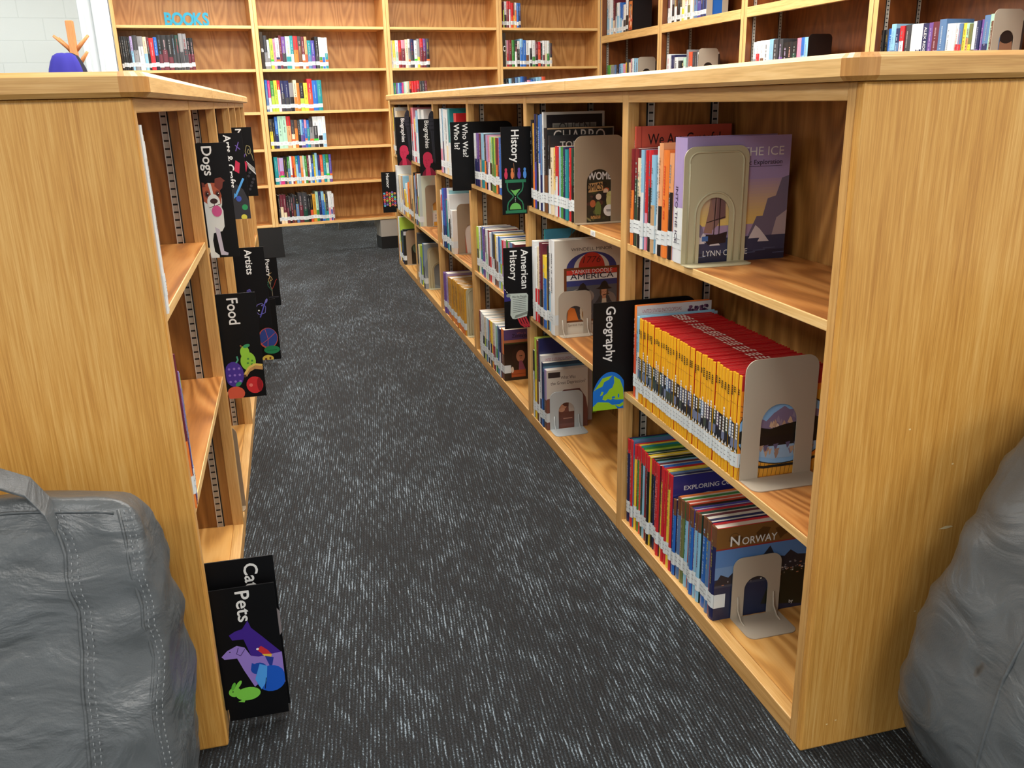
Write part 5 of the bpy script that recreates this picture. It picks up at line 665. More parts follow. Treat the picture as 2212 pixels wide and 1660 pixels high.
# orange case front on its spine side
for o in COL.objects:
    if o.get('label', '').startswith('orange decorated'):
        m = MB(); dc = Decal(m, (.0,-.0022,0), (1,0,0), (0,0,1), (0,-1,0), 'print_matte'); art_orangebox(dc, .089, .235, m, .09); m.build('front_picture', o)

# ---------------------------------------------------------------- bookends
def bookend(u, v, z, w, h, mat, label, rim=False, F='R', foot=.06, aw=.5, ah=.62, gusset=False, sgn=1):
    """bent sheet steel: upright with an arched opening, foot lying towards +u"""
    r = rootf(F, 'bookend', u, v, z+.0004); tag(r, label, 'bookend', None); th = .0022
    R = .016+.06*w; a0, a1 = w*(1-aw)/2, w*(1+aw)/2; ar = (a1-a0)/2; top = h*ah
    out = [(0,0),(0,h-R)]+arc(R,h-R,R,PI,PI/2)+arc(w-R,h-R,R,PI/2,0)+[(w,0),(a1,0),(a1,top-ar)]+arc((a0+a1)/2,top-ar,ar,0,PI,14)+[(a0,0)]
    mb = MB(); mb.prism(out, lambda a,b,d: (d,a,b), 0, th, mat); mb.build('upright', r)
    m2 = MB(); rr = .018; fp = [(0,0),(0,foot-rr)]+arc(rr,foot-rr,rr,PI,PI/2)+arc(w-rr,foot-rr,rr,PI/2,0)+[(w,0)]
    m2.prism([(a,b) for a,b in fp], lambda a,b,d: (th+sgn*b if sgn > 0 else -b,a,d), 0, .0018, mat)
    m2.build('foot', r)
    if rim:
        m3 = MB(); q = .012; Rq = R-.004
        path = [(q,.004),(q,h-q-Rq)]+arc(q+Rq,h-q-Rq,Rq,PI,PI/2)+arc(w-q-Rq,h-q-Rq,Rq,PI/2,0)+[(w-q,.004)]
        m3.tube([(th+.0004,a,b) for a,b in path], .0022, mat).build('pressed_rib', r, smooth=True); m3 = MB(); e = .011
        path = [(a0-e,.004),(a0-e,top-ar)]+arc((a0+a1)/2,top-ar,ar+e,PI,0,14)[1:]+[(a1+e,.004)]
        m3.tube([(th+.0004,a,b) for a,b in path], .0022, mat); m3.build('pressed_rib', r, smooth=True)
    if gusset:
        for a in (a0*.5, w-a0*.5): MB().tube([(th,a,.05*h/.14),(th+.004,a,.02),(th+.02,a,.003),(th+.035,a,.0015)], .0022, mat).build('pressed_rib', r, smooth=True)
    return r
bookend(4.8275,-.004,S1,.150,.247,'bookend_khaki','khaki bookend with pressed ribs in front of the lilac ship book',True,foot=.045,ah=.57,aw=.46)
bookend(5.1045,.009,S2,.160,.252,'bookend_beige','tall plain beige bookend holding the long row of yellow books',foot=.06,ah=.62,aw=.5)
bookend(5.0295,.052,S3,.118,.150,'bookend_beige','small beige bookend in front of the NORWAY book',foot=.085,gusset=True,ah=.66,aw=.5)
bookend(4.1135,-.004,S1,.150,.247,'bookend_tan','large plain brown bookend between the History and Geography signs',foot=.03,ah=.62,aw=.5)
bookend(3.9065,.012,S2,.112,.146,'bookend_beige','small beige bookend in front of the white soldiers book',foot=.035,gusset=True,ah=.66,aw=.52)
bookend(3.7865,.016,S3,.122,.140,'bookend_gray','small pale gray bookend in front of the Great Depression book',foot=.07,gusset=True,ah=.70,aw=.48)
bookend(2.20,.024,S2,.15,.250,'bookend_tan','plain brown bookend on the shelf below the Who Was sign',foot=.03,ah=.6)
bookend(2.412,.010,S3,.14,.242,'bookend_khaki','ribbed khaki bookend at the end of the orange bottom shelf row',True,foot=.04,ah=.6)
bookend(1.105,.045,S2,.15,.250,'bookend_tan','plain tan bookend on the shelf below the nearer Biographies sign',foot=.03,ah=.6)
bookend(1.205,.022,S3,.15,.258,'bookend_khaki','ribbed khaki bookend on the bottom shelf below the nearer Biographies sign',True,foot=.04,ah=.6)
bookend(.30,.018,S3,.14,.245,'bookend_tan','plain tan bookend on the bottom shelf nearest the far end',foot=.03,ah=.6)
bookend(.985,-.002,S3,.15,.25,'bookend_tan','tan bookend on the left bookcase bottom shelf under the Food sign',F='L',foot=.04,sgn=-1)
bookend(.722,.03,WB,.15,.232,'bookend_beige','gray beige bookend on the right wall lower shelf by the corner',F='W',foot=.03)
bookend(1.728,.03,WB,.15,.238,'bookend_beige','gray beige bookend on the lower shelf of the second right wall unit',F='W',foot=.03)
bookend(3.0,.03,WB,.15,.240,'bookend_black','black bookend on the right wall lower shelf',F='W',foot=.03,aw=.3,ah=.3)
bookend(4.302,.03,WB,.15,.245,'bookend_beige','gray beige bookend on the right wall shelf farthest from the corner',F='W',foot=.03,ah=.66)
bookend(1.812,.03,WT,.16,.245,'bookend_beige','beige bookend on the upper shelf of the second right wall unit',F='W',foot=.06,aw=.45)
for u, z, c, lab in ((.7165,WB,'brown','brown book cover seen through the bookend opening by the corner, lower right wall shelf'),(1.7225,WB,'dkgreen','dark green book seen through the bookend opening, second right wall unit lower shelf'),(4.2965,WB,'brown','brown and blue book seen through the farthest right wall bookend opening')):
    book('W', u-.012, .035, z, .016, .2, .16, c, c, lab, seed=int(u*100), art=(lambda dc,d,h,mb,t: (dc.rect(0,d,0,h,(60,52,48)), dc.ell(d*.45,h*.45,.035,.06,(150,110,84)), dc.ell(d*.45,h*.7,.04,.03,(40,34,32)), dc.rect(0,d*.25,h*.3,h,(90,130,176)))))
m = MB(); dc = Decal(m, (.0024,.05,.02), (0,1,0), (0,0,1), (1,0,0)); dc.text('FAIR', 0, .05, .05, (150,170,190), width=.06, bold=0); mm = m.build('lettering', [o for o in COL.objects if o.get('label') == 'black bookend on the right wall lower shelf'][0])

# ---------------------------------------------------------------- shelf signs
SB = (9,9,11)
def sign(F, u, z, title, label, art, out=.10, top=.29, deep=.19, sgn=1, tsize=.034, tb=.268, lines=None, below=.027, twid=None, ta=None, asc=1.0, abo=0.0):
    """black divider plate standing on the shelf, sticking OUT past the edge; the printed side looks towards the camera"""
    r = rootf(F, 'shelf_sign', u, 0, z+.0005); tag(r, label, 'sign'); h = top-below; rr = .035
    pts = [(-out,-below),(-.0035,-below),(-.0035,0.0),(deep,0),(deep,h-rr)]+arc(deep-rr,h-rr,rr,0,PI/2)+[(-out,h)]
    mb = MB(); mb.prism(pts, lambda a,b,d: (d,a,b), 0, .0028, 'print_matte', SB)
    if sgn > 0: dc = Decal(mb, (.0028,-out,-below), (0,1,0), (0,0,1), (1,0,0), clip=(0,out-.001,.0,top))
    else: dc = Decal(mb, (0,0,-below), (0,-1,0), (0,0,1), (-1,0,0), clip=(0,out,.0,top))
    if art:
        B0 = dc.B.copy(); O0 = dc.O.copy(); dc.O = O0+B0*abo; dc.B = B0*asc; art(dc, out, top); dc.B = B0; dc.O = O0
    if title or lines:
        tl = lines or [title]
        for i, s in enumerate(tl): dc.text(s, (ta if ta is not None else .035)+(len(tl)-1-i)*tsize*1.12 - (0 if len(tl) == 1 else .012), tb, tsize, WHT, rot=-PI/2, bold=.018, width=(twid[i] if twid else None))
    mb.build('plate', r); return r
def sg_globe(dc,w,h):
    dc.ell(w*.55,.0,w*.64,.104,(28,112,206),30,t0=0,t1=PI); G=(150,196,36)
    dc.poly([(w*.02,.055),(w*.2,.075),(w*.3,.088),(w*.62,.094),(w*.5,.083),(w*.36,.078),(w*.3,.066),(w*.12,.06)],G); dc.poly([(w*.66,.092),(w*.86,.08),(w*.97,.055),(w*.995,.03),(w*.98,.024),(w*.72,.026),(w*.62,.03),(w*.58,.026),(w*.48,.03),(w*.4,.026),(w*.3,.03),(w*.34,.04),(w*.45,.046),(w*.52,.056),(w*.62,.06),(w*.68,.074)],G)
    dc.poly([(0,0),(0,.012),(w*.16,.024),(w*.5,.02),(w*.62,.012),(w*.86,.012),(w*.98,.018),(w,.004),(w*.8,0)],G); dc.poly([(w*.22,.04),(w*.28,.052),(w*.34,.05),(w*.3,.042)],G); dc.poly([(w*.7,.012),(w*.85,.004),(w*.98,.008),(w*.98,.002),(w*.8,0)],(28,112,206)); dc.ell(w*.66,.033,w*.06,.003,(28,112,206),10); dc.ell(w*.82,.036,w*.025,.006,(28,112,206),10)
def sg_hourglass(dc,w,h):
    G=(44,116,82); LG=(104,176,88); c=w*.5
    dc.rect(w*.12,w*.92,.004,.014,G); dc.rect(w*.12,w*.92,.107,.117,G)
    for s in (-1,1): dc.line([(c+s*w*.3,.014),(c+s*w*.3,.03),(c+s*w*.26,.042),(c+s*w*.08,.058),(c+s*w*.08,.064),(c+s*w*.26,.08),(c+s*w*.3,.092),(c+s*w*.3,.107)],.0042,G)
    dc.ell(c,.017,w*.22,.022,LG,16,t0=0,t1=PI); dc.poly([(c-w*.18,.084),(c-w*.06,.081),(c+w*.2,.085),(c+w*.06,.07),(c,.062),(c-w*.05,.068)],LG)
    for b in (.045,.051,.056): dc.ell(c,b,.0014,.0014,WHT,8)
    for a,col in ((.16,(196,56,84)),(.4,(208,120,70)),(.66,(104,72,160)),(.88,(80,140,214))): dc.ell(w*a,.133,.006,.014,col,12); dc.ell(w*a,.150,.0045,.006,col,10)
    dc.line([(w*.5,.12),(w*.46,.172)],.0014,(150,110,80))
def sg_bust(dc,w,h):
    P=(188,44,76); Dk=(116,26,48)
    dc.poly([(w*.1,.0),(w*.16,.014),(w*.34,.03),(w*.7,.034),(w*.95,.014),(w,0)],Dk); dc.poly([(w*.34,0),(w*.36,.034),(w*.62,.036),(w*.66,0)],P); dc.ell(w*.45,.064,w*.25,.034,P,18); dc.ell(w*.5,.078,w*.3,.024,P,18); dc.ell(w*.74,.064,.008,.012,P,12); dc.line([(w*.32,.066),(w*.42,.068)],.0018,Dk); dc.line([(w*.5,.068),(w*.6,.066)],.0018,Dk); dc.line([(w*.44,.066),(w*.41,.052),(w*.46,.051)],.0014,Dk); dc.line([(w*.37,.042),(w*.5,.042)],.0018,Dk)
    dc.ell(w*.9,.225,w*.26,.05,(46,46,54),20); dc.poly([(w*.74,.2),(w*.98,.2),(w*1.0,.05),(w*.86,.06)],(34,34,40))
    for i in range(3):
        for j in range(4): dc.ell(w*(.72+.1*i),.195+.018*j,.003,.003,(26,26,30),8)
    dc.line([(w*.82,.19),(w*.9,.06)],.002,(54,54,62)); dc.line([(w*.92,.19),(w*.97,.06)],.002,(54,54,62))
def sg_scroll(dc,w,h):
    dc.poly([(0,h),(0,.16),(w*.06,.13),(w*.38,.105),(w*.1,.1),(0,.1)],(48,44,112)); dc.poly([(w*.06,h),(w*.02,.17),(w*.2,.13),(w*.5,.1),(w,.1),(w,h)],SB)
    for k in range(5): dc.line([(w*(.02+.07*k),.145-.009*k),(w*(.055+.07*k),.140-.009*k)],.002,WHT)
    for k in range(4): dc.line([(w*(.5+.1*k),.04),(w*(.62+.1*k),.014),(w*(.8+.1*k),.0)],.006,(176,48,58))
    g=(186,198,190); dc.poly([(w*.22,.05),(w*.25,.105),(w*.2,.118),(w*.12,.122),(w*.14,.128),(w*.86,.126),(w*.92,.118),(w*.9,.06),(w*.86,.042),(w*.4,.034),(w*.3,.036)],g); dc.ell(w*.16,.121,.008,.006,(140,150,140),12); dc.poly([(w*.36,.036),(w*.88,.05),(w*.9,.06),(w*.42,.048)],(128,136,128))
    for k in range(8): dc.line([(w*.32,.106-.0066*k),(w*.84,.108-.0066*k)],.0013,(60,66,62))
    dc.text('We the People',w*.3,.111,.012,(40,46,44),bold=0,width=w*.56)
def sg_dots(dc,w,h):
    rg = random.Random(4); cs = ((90,170,200),(220,140,80),(150,200,80),(130,100,180),(200,70,80),(70,70,90))
    for i in range(5):
        for j in range(7): dc.ell(w*(.14+.19*i),.05+.0145*j+(.007 if i%2 else 0),.0082,.0075,cs[(i*3+j*2+rg.randint(0,1))%6],14); dc.ell(w*(.14+.19*i),.048+.0145*j+(.007 if i%2 else 0),.004,.0012,(40,40,50),8)
def sg_dog(dc,w,h):
    W_=(224,226,220); B=(176,90,62); D=(120,60,50)
    dc.poly([(.0,.0),(.0,.18),(w*.12,.19),(w*.5,.18),(w*.62,.15),(w*.6,.1),(w*.5,.085),(w*.2,.08)],W_); dc.poly([(w*.0,.02),(w*.0,.1),(w*.12,.1),(w*.16,.02),(w*.3,.008),(w*.3,.0),(w*.02,.0)],W_); dc.poly([(w*.26,.1),(w*.42,.09),(w*.48,.02),(w*.62,.014),(w*.6,.006),(w*.36,.008)],(198,190,202))
    dc.ell(w*.28,.186,w*.34,.05,W_,20); dc.poly([(w*.0,.182),(w*.0,.228),(w*.2,.24),(w*.28,.2),(w*.16,.17)],B); dc.poly([(w*.3,.24),(w*.5,.238),(w*.62,.2),(w*.58,.172),(w*.44,.178),(w*.36,.2)],B); dc.poly([(w*.42,.228),(w*.46,.252),(w*.66,.256),(w*.8,.244),(w*.72,.24),(w*.68,.222),(w*.58,.214)],D); dc.poly([(0,.226),(0,.242),(w*.08,.24),(w*.12,.228)],D); dc.poly([(w*.2,.24),(w*.3,.238),(w*.36,.2),(w*.28,.196)],W_)
    for a in (.14,.5): dc.ell(w*a,.204,w*.09,.012,D,14); dc.ell(w*a,.204,w*.05,.007,(40,28,26),12); dc.ell(w*a+.002,.206,.0014,.0014,WHT,8)
    dc.ell(w*.33,.178,w*.22,.026,W_,18); dc.ell(w*.34,.182,.0095,.0085,(62,40,40),14); dc.line([(w*.34,.174),(w*.34,.166),(w*.16,.162)],.0018,(60,40,40)); dc.line([(w*.34,.166),(w*.56,.172)],.0018,(60,40,40)); dc.ell(w*.4,.150,.0125,.018,(206,88,142),14)
def sg_paint(dc,w,h):
    dc.poly([(w*.3,.0),(w*.28,.1),(w*.5,.12),(w*.8,.1),(w*1.0,.06),(w,.0)],(52,52,56)); dc.ell(w*.55,.07,.009,.010,(62,84,166),14); dc.ell(w*.78,.04,.010,.010,(50,140,86),14); dc.ell(w*.7,.006,.010,.010,(206,196,76),14); dc.line([(w*.42,.078),(w*.85,.138)],.007,(84,156,216)); dc.poly([(w*.34,.07),(w*.38,.09),(w*.48,.082)],(84,156,216))
    dc.line([(w*.66,.23),(w*.82,.26)],.003,(104,84,156)); dc.line([(w*.66,.25),(w*.86,.235)],.003,(104,84,156)); dc.poly([(w*.5,.165),(w*.6,.2),(w*.78,.19),(w*.7,.155)],(190,50,76))
def sg_music(dc,w,h):
    c=(150,140,96); dc.line([(w*.62,.17),(w*.56,.19),(w*.66,.215),(w*.82,.21),(w*.86,.19),(w*.74,.178),(w*.66,.186),(w*.74,.2),(w*.9,.172),(w*.94,.15)],.0026,c); dc.line([(w*.4,.16),(w*.56,.18)],.004,(104,84,156)); dc.line([(w*.4,.176),(w*.52,.166)],.003,(104,84,156)); dc.poly([(w*.36,.116),(w*.5,.15),(w*.62,.138),(w*.5,.104)],(196,50,80)); dc.poly([(w*.56,.15),(w*.96,.118),(w*1.0,.09),(w*.66,.12)],WHT)
    for k in range(9): dc.line([(w*(.58+.045*k),.146-.0034*k),(w*(.63+.045*k),.125-.0036*k)],.0016,SB)
    for k in range(6): dc.ell(w*(.6+.08*(k%4)),.03+.014*k,.006,.006,(58,58,64),10)
def sg_food(dc,w,h):
    dc.ell(w*.62,.102,w*.2,.026,(150,206,66),18); dc.ell(w*.56,.128,w*.12,.018,(150,206,66),16); dc.line([(w*.5,.142),(w*.46,.148)],.004,(130,90,60)); dc.ell(w*.62,.145,.0095,.005,(60,150,100),12,rot=.3)
    for a,b in ((.6,.106),(.7,.1),(.58,.094),(.68,.09)): dc.rect(w*a,w*a+.005,b,b+.005,(80,140,60))
    dc.ell(w*.22,.068,w*.25,.036,(78,54,150),18); 
    for k in range(9): dc.ell(w*(.1+.13*(k%3)),.048+.018*(k//3),.0034,.0034,(150,120,206),8)
    dc.line([(w*.3,.1),(w*.36,.108),(w*.34,.118)],.004,(80,160,130)); dc.line([(w*.5,.062),(w*.6,.076),(w*.76,.084),(w*.98,.08)],.010,(196,150,90)); dc.line([(w*.5,.067),(w*.62,.084),(w*.78,.092),(w*.98,.088)],.006,(226,196,100)); dc.ell(w*.49,.061,.004,.004,(90,60,50),8)
    dc.ell(w*.72,.034,w*.22,.024,(206,48,52),18); dc.ell(w*.85,.034,w*.07,.02,(150,28,36),14); dc.ell(w*.62,.034,.005,.005,(232,120,110),10); dc.ell(w*.2,.014,w*.24,.02,(214,92,66),16); dc.ell(w*.3,.04,.009,.0055,(60,150,100),12,rot=.6)
def sg_artists(dc,w,h):
    P=(104,100,170); dc.line([(w*.55,.075),(w*.5,.06),(w*.62,.044),(w*.82,.05),(w*.86,.072),(w*.74,.086),(w*.6,.082),(w*.55,.075)],.0022,P); dc.line([(w*.64,.034),(w*.86,.09)],.004,(84,80,170)); dc.ell(w*.9,.094,.004,.009,P,10,rot=-.4); dc.ell(w*.62,.06,.003,.003,WHT,8); dc.ell(w*.74,.078,.003,.003,P,8); dc.line([(w*.3,.136),(w*.4,.14),(w*.46,.12),(w*.4,.09)],.0025,P); dc.ell(w*.36,.13,.008,.008,(60,56,120),12)
def sg_poetry(dc,w,h):
    dc.line([(w*.55,.06),(w*.55,.1),(w*.48,.12),(w*.54,.15)],.003,(140,130,110)); dc.line([(w*.55,.09),(w*.36,.12),(w*.3,.14),(w*.42,.15),(w*.36,.13)],.002,(60,130,100)); dc.line([(w*.48,.13),(w*.4,.16),(w*.54,.18),(w*.64,.16),(w*.52,.15),(w*.46,.19),(w*.62,.2)],.0026,(206,170,110)); dc.line([(w*.56,.1),(w*.74,.13),(w*.8,.15),(w*.9,.16)],.0022,(176,60,46)); dc.rect(w*.3,w*.9,.05,.056,(52,52,58))
def sg_sports(dc,w,h):
    dc.ell(w*.5,.105,w*.44,.05,(196,84,66),22); dc.ell(w*.52,.107,w*.4,.046,(50,70,140),22); dc.line([(w*.2,.08),(w*.5,.1),(w*.86,.13)],.002,(196,84,66)); dc.line([(w*.44,.06),(w*.5,.1),(w*.4,.15)],.002,(196,84,66)); dc.ell(w*.62,.048,w*.36,.02,(40,130,80),18); dc.line([(w*.4,.046),(w*.84,.046)],.0016,(20,60,40)); dc.ell(w*.4,.006,w*.26,.018,(220,190,80),16); dc.ell(w*.3,.004,.006,.006,(110,60,40),8); dc.ell(w*.5,.008,.005,.006,(110,60,40),8)
def sg_cat(dc,w,h): dc.ell(w*.95,.19,w*.1,.03,(150,140,140),14)
def sg_pets(dc,w,h):
    I=(66,38,140); L_=(150,124,204); Bl=(30,90,196)
    dc.poly([(w*.2,.188),(w*.3,.196),(w*.42,.2),(w*.52,.22),(w*.56,.2),(w*.7,.176),(w*.9,.14),(w*1.0,.122),(w*1.0,.1),(w*.55,.1),(w*.46,.15),(w*.42,.172),(w*.24,.174)],I)
    dc.poly([(w*.04,.134),(w*.14,.148),(w*.3,.158),(w*.42,.15),(w*.5,.126),(w*.62,.12),(w*1.0,.124),(w*1.0,.04),(w*.6,.05),(w*.5,.04),(w*.36,.09),(w*.28,.124),(w*.08,.126)],L_); dc.line([(w*.32,.152),(w*.28,.136),(w*.34,.13),(w*.42,.146)],.0014,(70,50,110)); dc.ell(w*.18,.144,.0016,.0016,BLK,8)
    dc.poly([(w*.6,.14),(w*.68,.148),(w*.78,.134),(w*.84,.12),(w*.7,.124)],(206,50,56)); dc.poly([(w*.68,.126),(w*.84,.122),(w*.82,.114),(w*.72,.118)],(230,190,70)); dc.poly([(w*.72,.12),(w*.86,.112),(w*.8,.08),(w*.76,.1)],(40,60,150)); dc.ell(w*.62,.141,.0028,.0028,WHT,8)
    dc.ell(w*.78,.056,w*.24,.036,Bl,20); dc.ell(w*.6,.088,w*.13,.016,(28,76,170),14); dc.poly([(w*.48,.094),(w*.5,.106),(w*.56,.1)],(28,76,170)); dc.poly([(w*.62,.1),(w*.74,.092),(w*.7,.05),(w*.6,.03),(w*.52,.06)],(80,160,236)); dc.line([(w*.7,.06),(w*.66,.03)],.0014,SB)
    g=(126,206,76); dc.ell(w*.38,.024,w*.2,.018,g,18); dc.ell(w*.17,.034,w*.1,.013,g,14); dc.ell(w*.24,.052,.004,.013,g,12,rot=-.5); dc.ell(w*.16,.05,.0035,.011,(96,180,60),12,rot=-.3); dc.ell(w*.14,.036,.0016,.0016,BLK,8); dc.poly([(w*.2,.006),(w*.34,.014),(w*.3,.002)],g)
sign('R', 4.5065, S2, 'Geography', 'black Geography sign with a half globe, at the left of the yellow books', sg_globe, tsize=.036, below=.045, top=.29, out=.087, deep=.2, twid=[.146], tb=.28)
sign('R', 3.607, S1, 'History', 'black History sign with a green hourglass', sg_hourglass, out=.092, tsize=.038, twid=[.105], tb=.282, ta=.036)
sign('R', 3.6095, S2, '', 'black American History sign with a paper scroll', sg_scroll, out=.095, below=.04, lines=['American','History'], tsize=.036, tb=.282, twid=[.139,.104], ta=.036)
sign('R', 2.700, S1, '', 'black sign asking Who Was and Who Is, without a picture', None, out=.088, lines=['Who Was?','Who Is?'], tsize=.033, twid=[.139,.106], tb=.282, ta=.028)
sign('R', 1.796, S1, 'Biographies', 'nearer black Biographies sign with a pink bust', sg_bust, out=.085, tsize=.032, twid=[.14], tb=.284, ta=.034, asc=1.2)
sign('R', .922, S1, 'Biographies', 'farther black Biographies sign with a pink bust, near the end of the bookcase', sg_bust, out=.09, tsize=.032, twid=[.14], tb=.284, ta=.036, asc=1.2)
sign('R', .046, S2, 'Humor', 'black Humor sign with many coloured smiling dots', sg_dots, out=.1, tsize=.032, twid=[.102], tb=.282)
sign('L', .935, S1, 'Dogs', 'black Dogs sign with a brown and white dog', sg_dog, sgn=-1, out=.072, tsize=.034, twid=[.071], tb=.284, ta=.010, asc=.8)
sign('L', 1.765, S1, 'Arts & Crafts', 'black Arts and Crafts sign with a paint palette, partly behind the Dogs sign', sg_paint, sgn=-1, out=.075, tsize=.034, twid=[.176], tb=.284, ta=.014)
sign('L', 2.6, S1, 'Music', 'black Music sign with instruments behind the Arts and Crafts sign', sg_music, sgn=-1, out=.080, tsize=.034, twid=[.09], tb=.286, ta=.014)
sign('L', .915, S2, 'Food', 'black Food sign with fruit pictures', sg_food, sgn=-1, out=.1, tsize=.040, twid=[.07], tb=.28, below=.02, ta=.026)
sign('L', 1.766, S2, 'Artists', 'black Artists sign with a purple palette outline, above the Food sign', sg_artists, sgn=-1, out=.105, tsize=.035, twid=[.088], tb=.282, ta=.038)
sign('L', 2.66, S3, '', 'black sign with balls for several sports, behind the Artists sign', sg_sports, sgn=-1, out=.1, tsize=.03)
sign('L', 3.86, S3, 'Poetry', 'black Poetry sign with a curly coloured tree', sg_poetry, sgn=-1, out=.1, tsize=.034, twid=[.10], tb=.283, ta=.034)
sign('L', .075, S3, 'Cats', 'black Cats sign just behind the Pets sign on the bottom shelf', sg_cat, sgn=-1, out=.118, tsize=.036, twid=[.065], tb=.325, top=.335, ta=.063)
sign('L', .0505, S3, 'Pets', 'black Pets sign with dogs, cat, parrot and rabbit, low at the left', sg_pets, sgn=-1, out=.115, tsize=.036, twid=[.064], tb=.284, ta=.044, asc=.82, abo=.037)
# letter dividers on the back wall
for u, z, w_, ch, lab in ((2.125,ZB,.026,'C','dark letter divider reading C on the fourth wall bookcase'),(.183,ZB,.02,'B','dark divider plate at the left of the second wall bookcase row')):
    r = rootf('B', 'letter_divider', u, .004, z+.0005); tag(r, lab, 'sign'); m = MB(); m.box(0,w_,0,.18,0,.26,'print_matte',(52,44,36)); dc = Decal(m, (0,0,0), (1,0,0), (0,0,1), (0,-1,0)); dc.text(ch, w_*.12, .12, .06 if ch == 'C' else .035, WHT, bold=.01, width=w_*.7); m.build('plate', r)
r = rootf('R', 'shelf_label', 4.235, .0039, .793); tag(r, 'small white call number label on the shelf edge below the plain brown bookend', 'label'); m = MB(); m.box(0,.036,-.0012,0,0,.0145,'print_matte',(232,234,232)); dc = Decal(m, (0,-.0012,0), (1,0,0), (0,0,1), (0,-1,0)); dc.text('A-Z', .018, .003, .011, (60,60,64), align='c', bold=0); m.build('card', r)
# BOOKS letters on the wall shelf
r = rootf('B', 'letter_ornament', -.462, .05, ZA+.0005); tag(r, 'teal wooden ornament spelling BOOKS on the first wall bookcase', 'ornament'); x = 0
for ch in 'BOOKS':
    vs, fs = text_mesh(ch, .035); k = .118; m = MB(); n = len(vs)
    x0 = min(v[0] for v in vs); z0 = min(v[1] for v in vs); X = lambda v: x+(v[0]-x0)*k*.82
    fr = [(X(v), 0, (v[1]-z0)*k) for v in vs]; bk = [(a,.02,c) for a,b,c in fr]
    from collections import Counter
    ec = Counter(); 
    for f in fs:
        for i in range(len(f)): ec[frozenset((f[i], f[(i+1)%len(f)]))] += 1
    sides = [tuple(e)+tuple(q+n for q in reversed(tuple(e))) for e, c in ec.items() if c == 1]
    m.add(fr+bk, list(fs)+[tuple(i+n for i in reversed(f)) for f in fs]+sides, 'teal_letter'); m.build('letter', r)
    x += (max(v[0] for v in vs)-x0)*k*.82-.004

# ---------------------------------------------------------------- coat tree with a cap
c = empty('coat_tree', (-.912, 5.0, 0)); tag(c, 'wooden coat tree with slanted pegs by the white wall', 'coat stand')
m = MB(); R_ = .021; m.prism([(-R_,-R_),(R_,-R_),(R_,R_),(-R_,R_)], lambda a,b,d: (a,b,d), 0.02, 1.672, 'coat_tree_wood'); m.build('pole', c, bevel=.004)
for (dx, dy, z) in ((-1,-.25,1.535),(-.75,.5,1.525),(.85,-.2,1.535),(.75,-.5,1.44),(-.15,-1,1.345)):
    m = MB(); l = Vector((dx,dy,0)).normalized(); P = [Vector((l.x*R_*.8,l.y*R_*.8,z-.03)), Vector((l.x*.055,l.y*.055,z+.01)), Vector((l.x*.10,l.y*.10,z+.052))]
    m.tube(P, [.012,.012,.008], 'coat_tree_wood', 8); m.build('peg', c, smooth=True)
m = MB()
for a in range(4):
    q = a*PI/2+.4; m.tube([(0,0,.10),(math.cos(q)*.16,math.sin(q)*.16,.05),(math.cos(q)*.26,math.sin(q)*.26,.016)], .016, 'coat_tree_wood', 8)
m.build('base', c, smooth=True)
cap = empty('cloth_cap', (-.94, 4.855, 1.335)); tag(cap, 'blue and black cloth cap hanging on the coat tree', 'cap'); m = MB(); N = 28
prof = [(.012,.148),(.04,.143),(.066,.125),(.082,.09),(.094,.05),(.102,.0),(.108,-.05)]
for rr, z in prof:
    for j in range(N):
        q = 2*PI*j/N; w = 1+.10*math.sin(q*7)*(rr/.108)**2; m.v.append((rr*w*math.cos(q)*1.05, rr*w*math.sin(q)*.8, z+.012*math.cos(q*2)*(rr/.1)))
for i in range(len(prof)-1):
    for j in range(N):
        k = (j+1)%N; m.f.append((i*N+j,i*N+k,(i+1)*N+k,(i+1)*N+j)); q = 360*j/N; m.m.append('dark_cloth' if q < 60 or q > 325 else 'blue_cloth'); m.c.append((255,)*3)
m.f.append(tuple(range(N-1,-1,-1))); m.m.append('blue_cloth'); m.c.append((255,)*3); o = m.build('crown', cap, smooth=True); md = o.modifiers.new('solid', 'SOLIDIFY'); md.thickness = .003
m = MB(); m.prism(rrect(-.03,.04,-.1,.08,.02,4), lambda a,b,d: (a+.1,d+.02,b-.03), 0, .01, 'white_cloth'); m.build('white_flap', cap)

# ---------------------------------------------------------------- bean bag chairs
def super_pt(a, b, c, n=5.0):
    m = max(abs(a),abs(b),abs(c)); s = m/((abs(a)**n+abs(b)**n+abs(c)**n)**(1/n)) if m > 1e-9 else 0
    return a*s, b*s, c*s
def cube_grid(n):
    vs = {}; fs = []; V = []
    def idx(p):
        k = tuple(round(q, 5) for q in p)
        if k not in vs: vs[k] = len(V); V.append(p)
        return vs[k]
    g = [-1+2*i/n for i in range(n+1)]
    for ax in range(3):
        for sg in (-1, 1):
            for i in range(n):
                for j in range(n):
                    q = []
                    for a, b in ((g[i],g[j]),(g[i+1],g[j]),(g[i+1],g[j+1]),(g[i],g[j+1])):
                        p = [0,0,0]; p[ax] = sg; p[(ax+1)%3] = a; p[(ax+2)%3] = b; q.append(idx(tuple(p)))
                    fs.append(tuple(q) if sg > 0 else tuple(reversed(q)))
    return V, fs
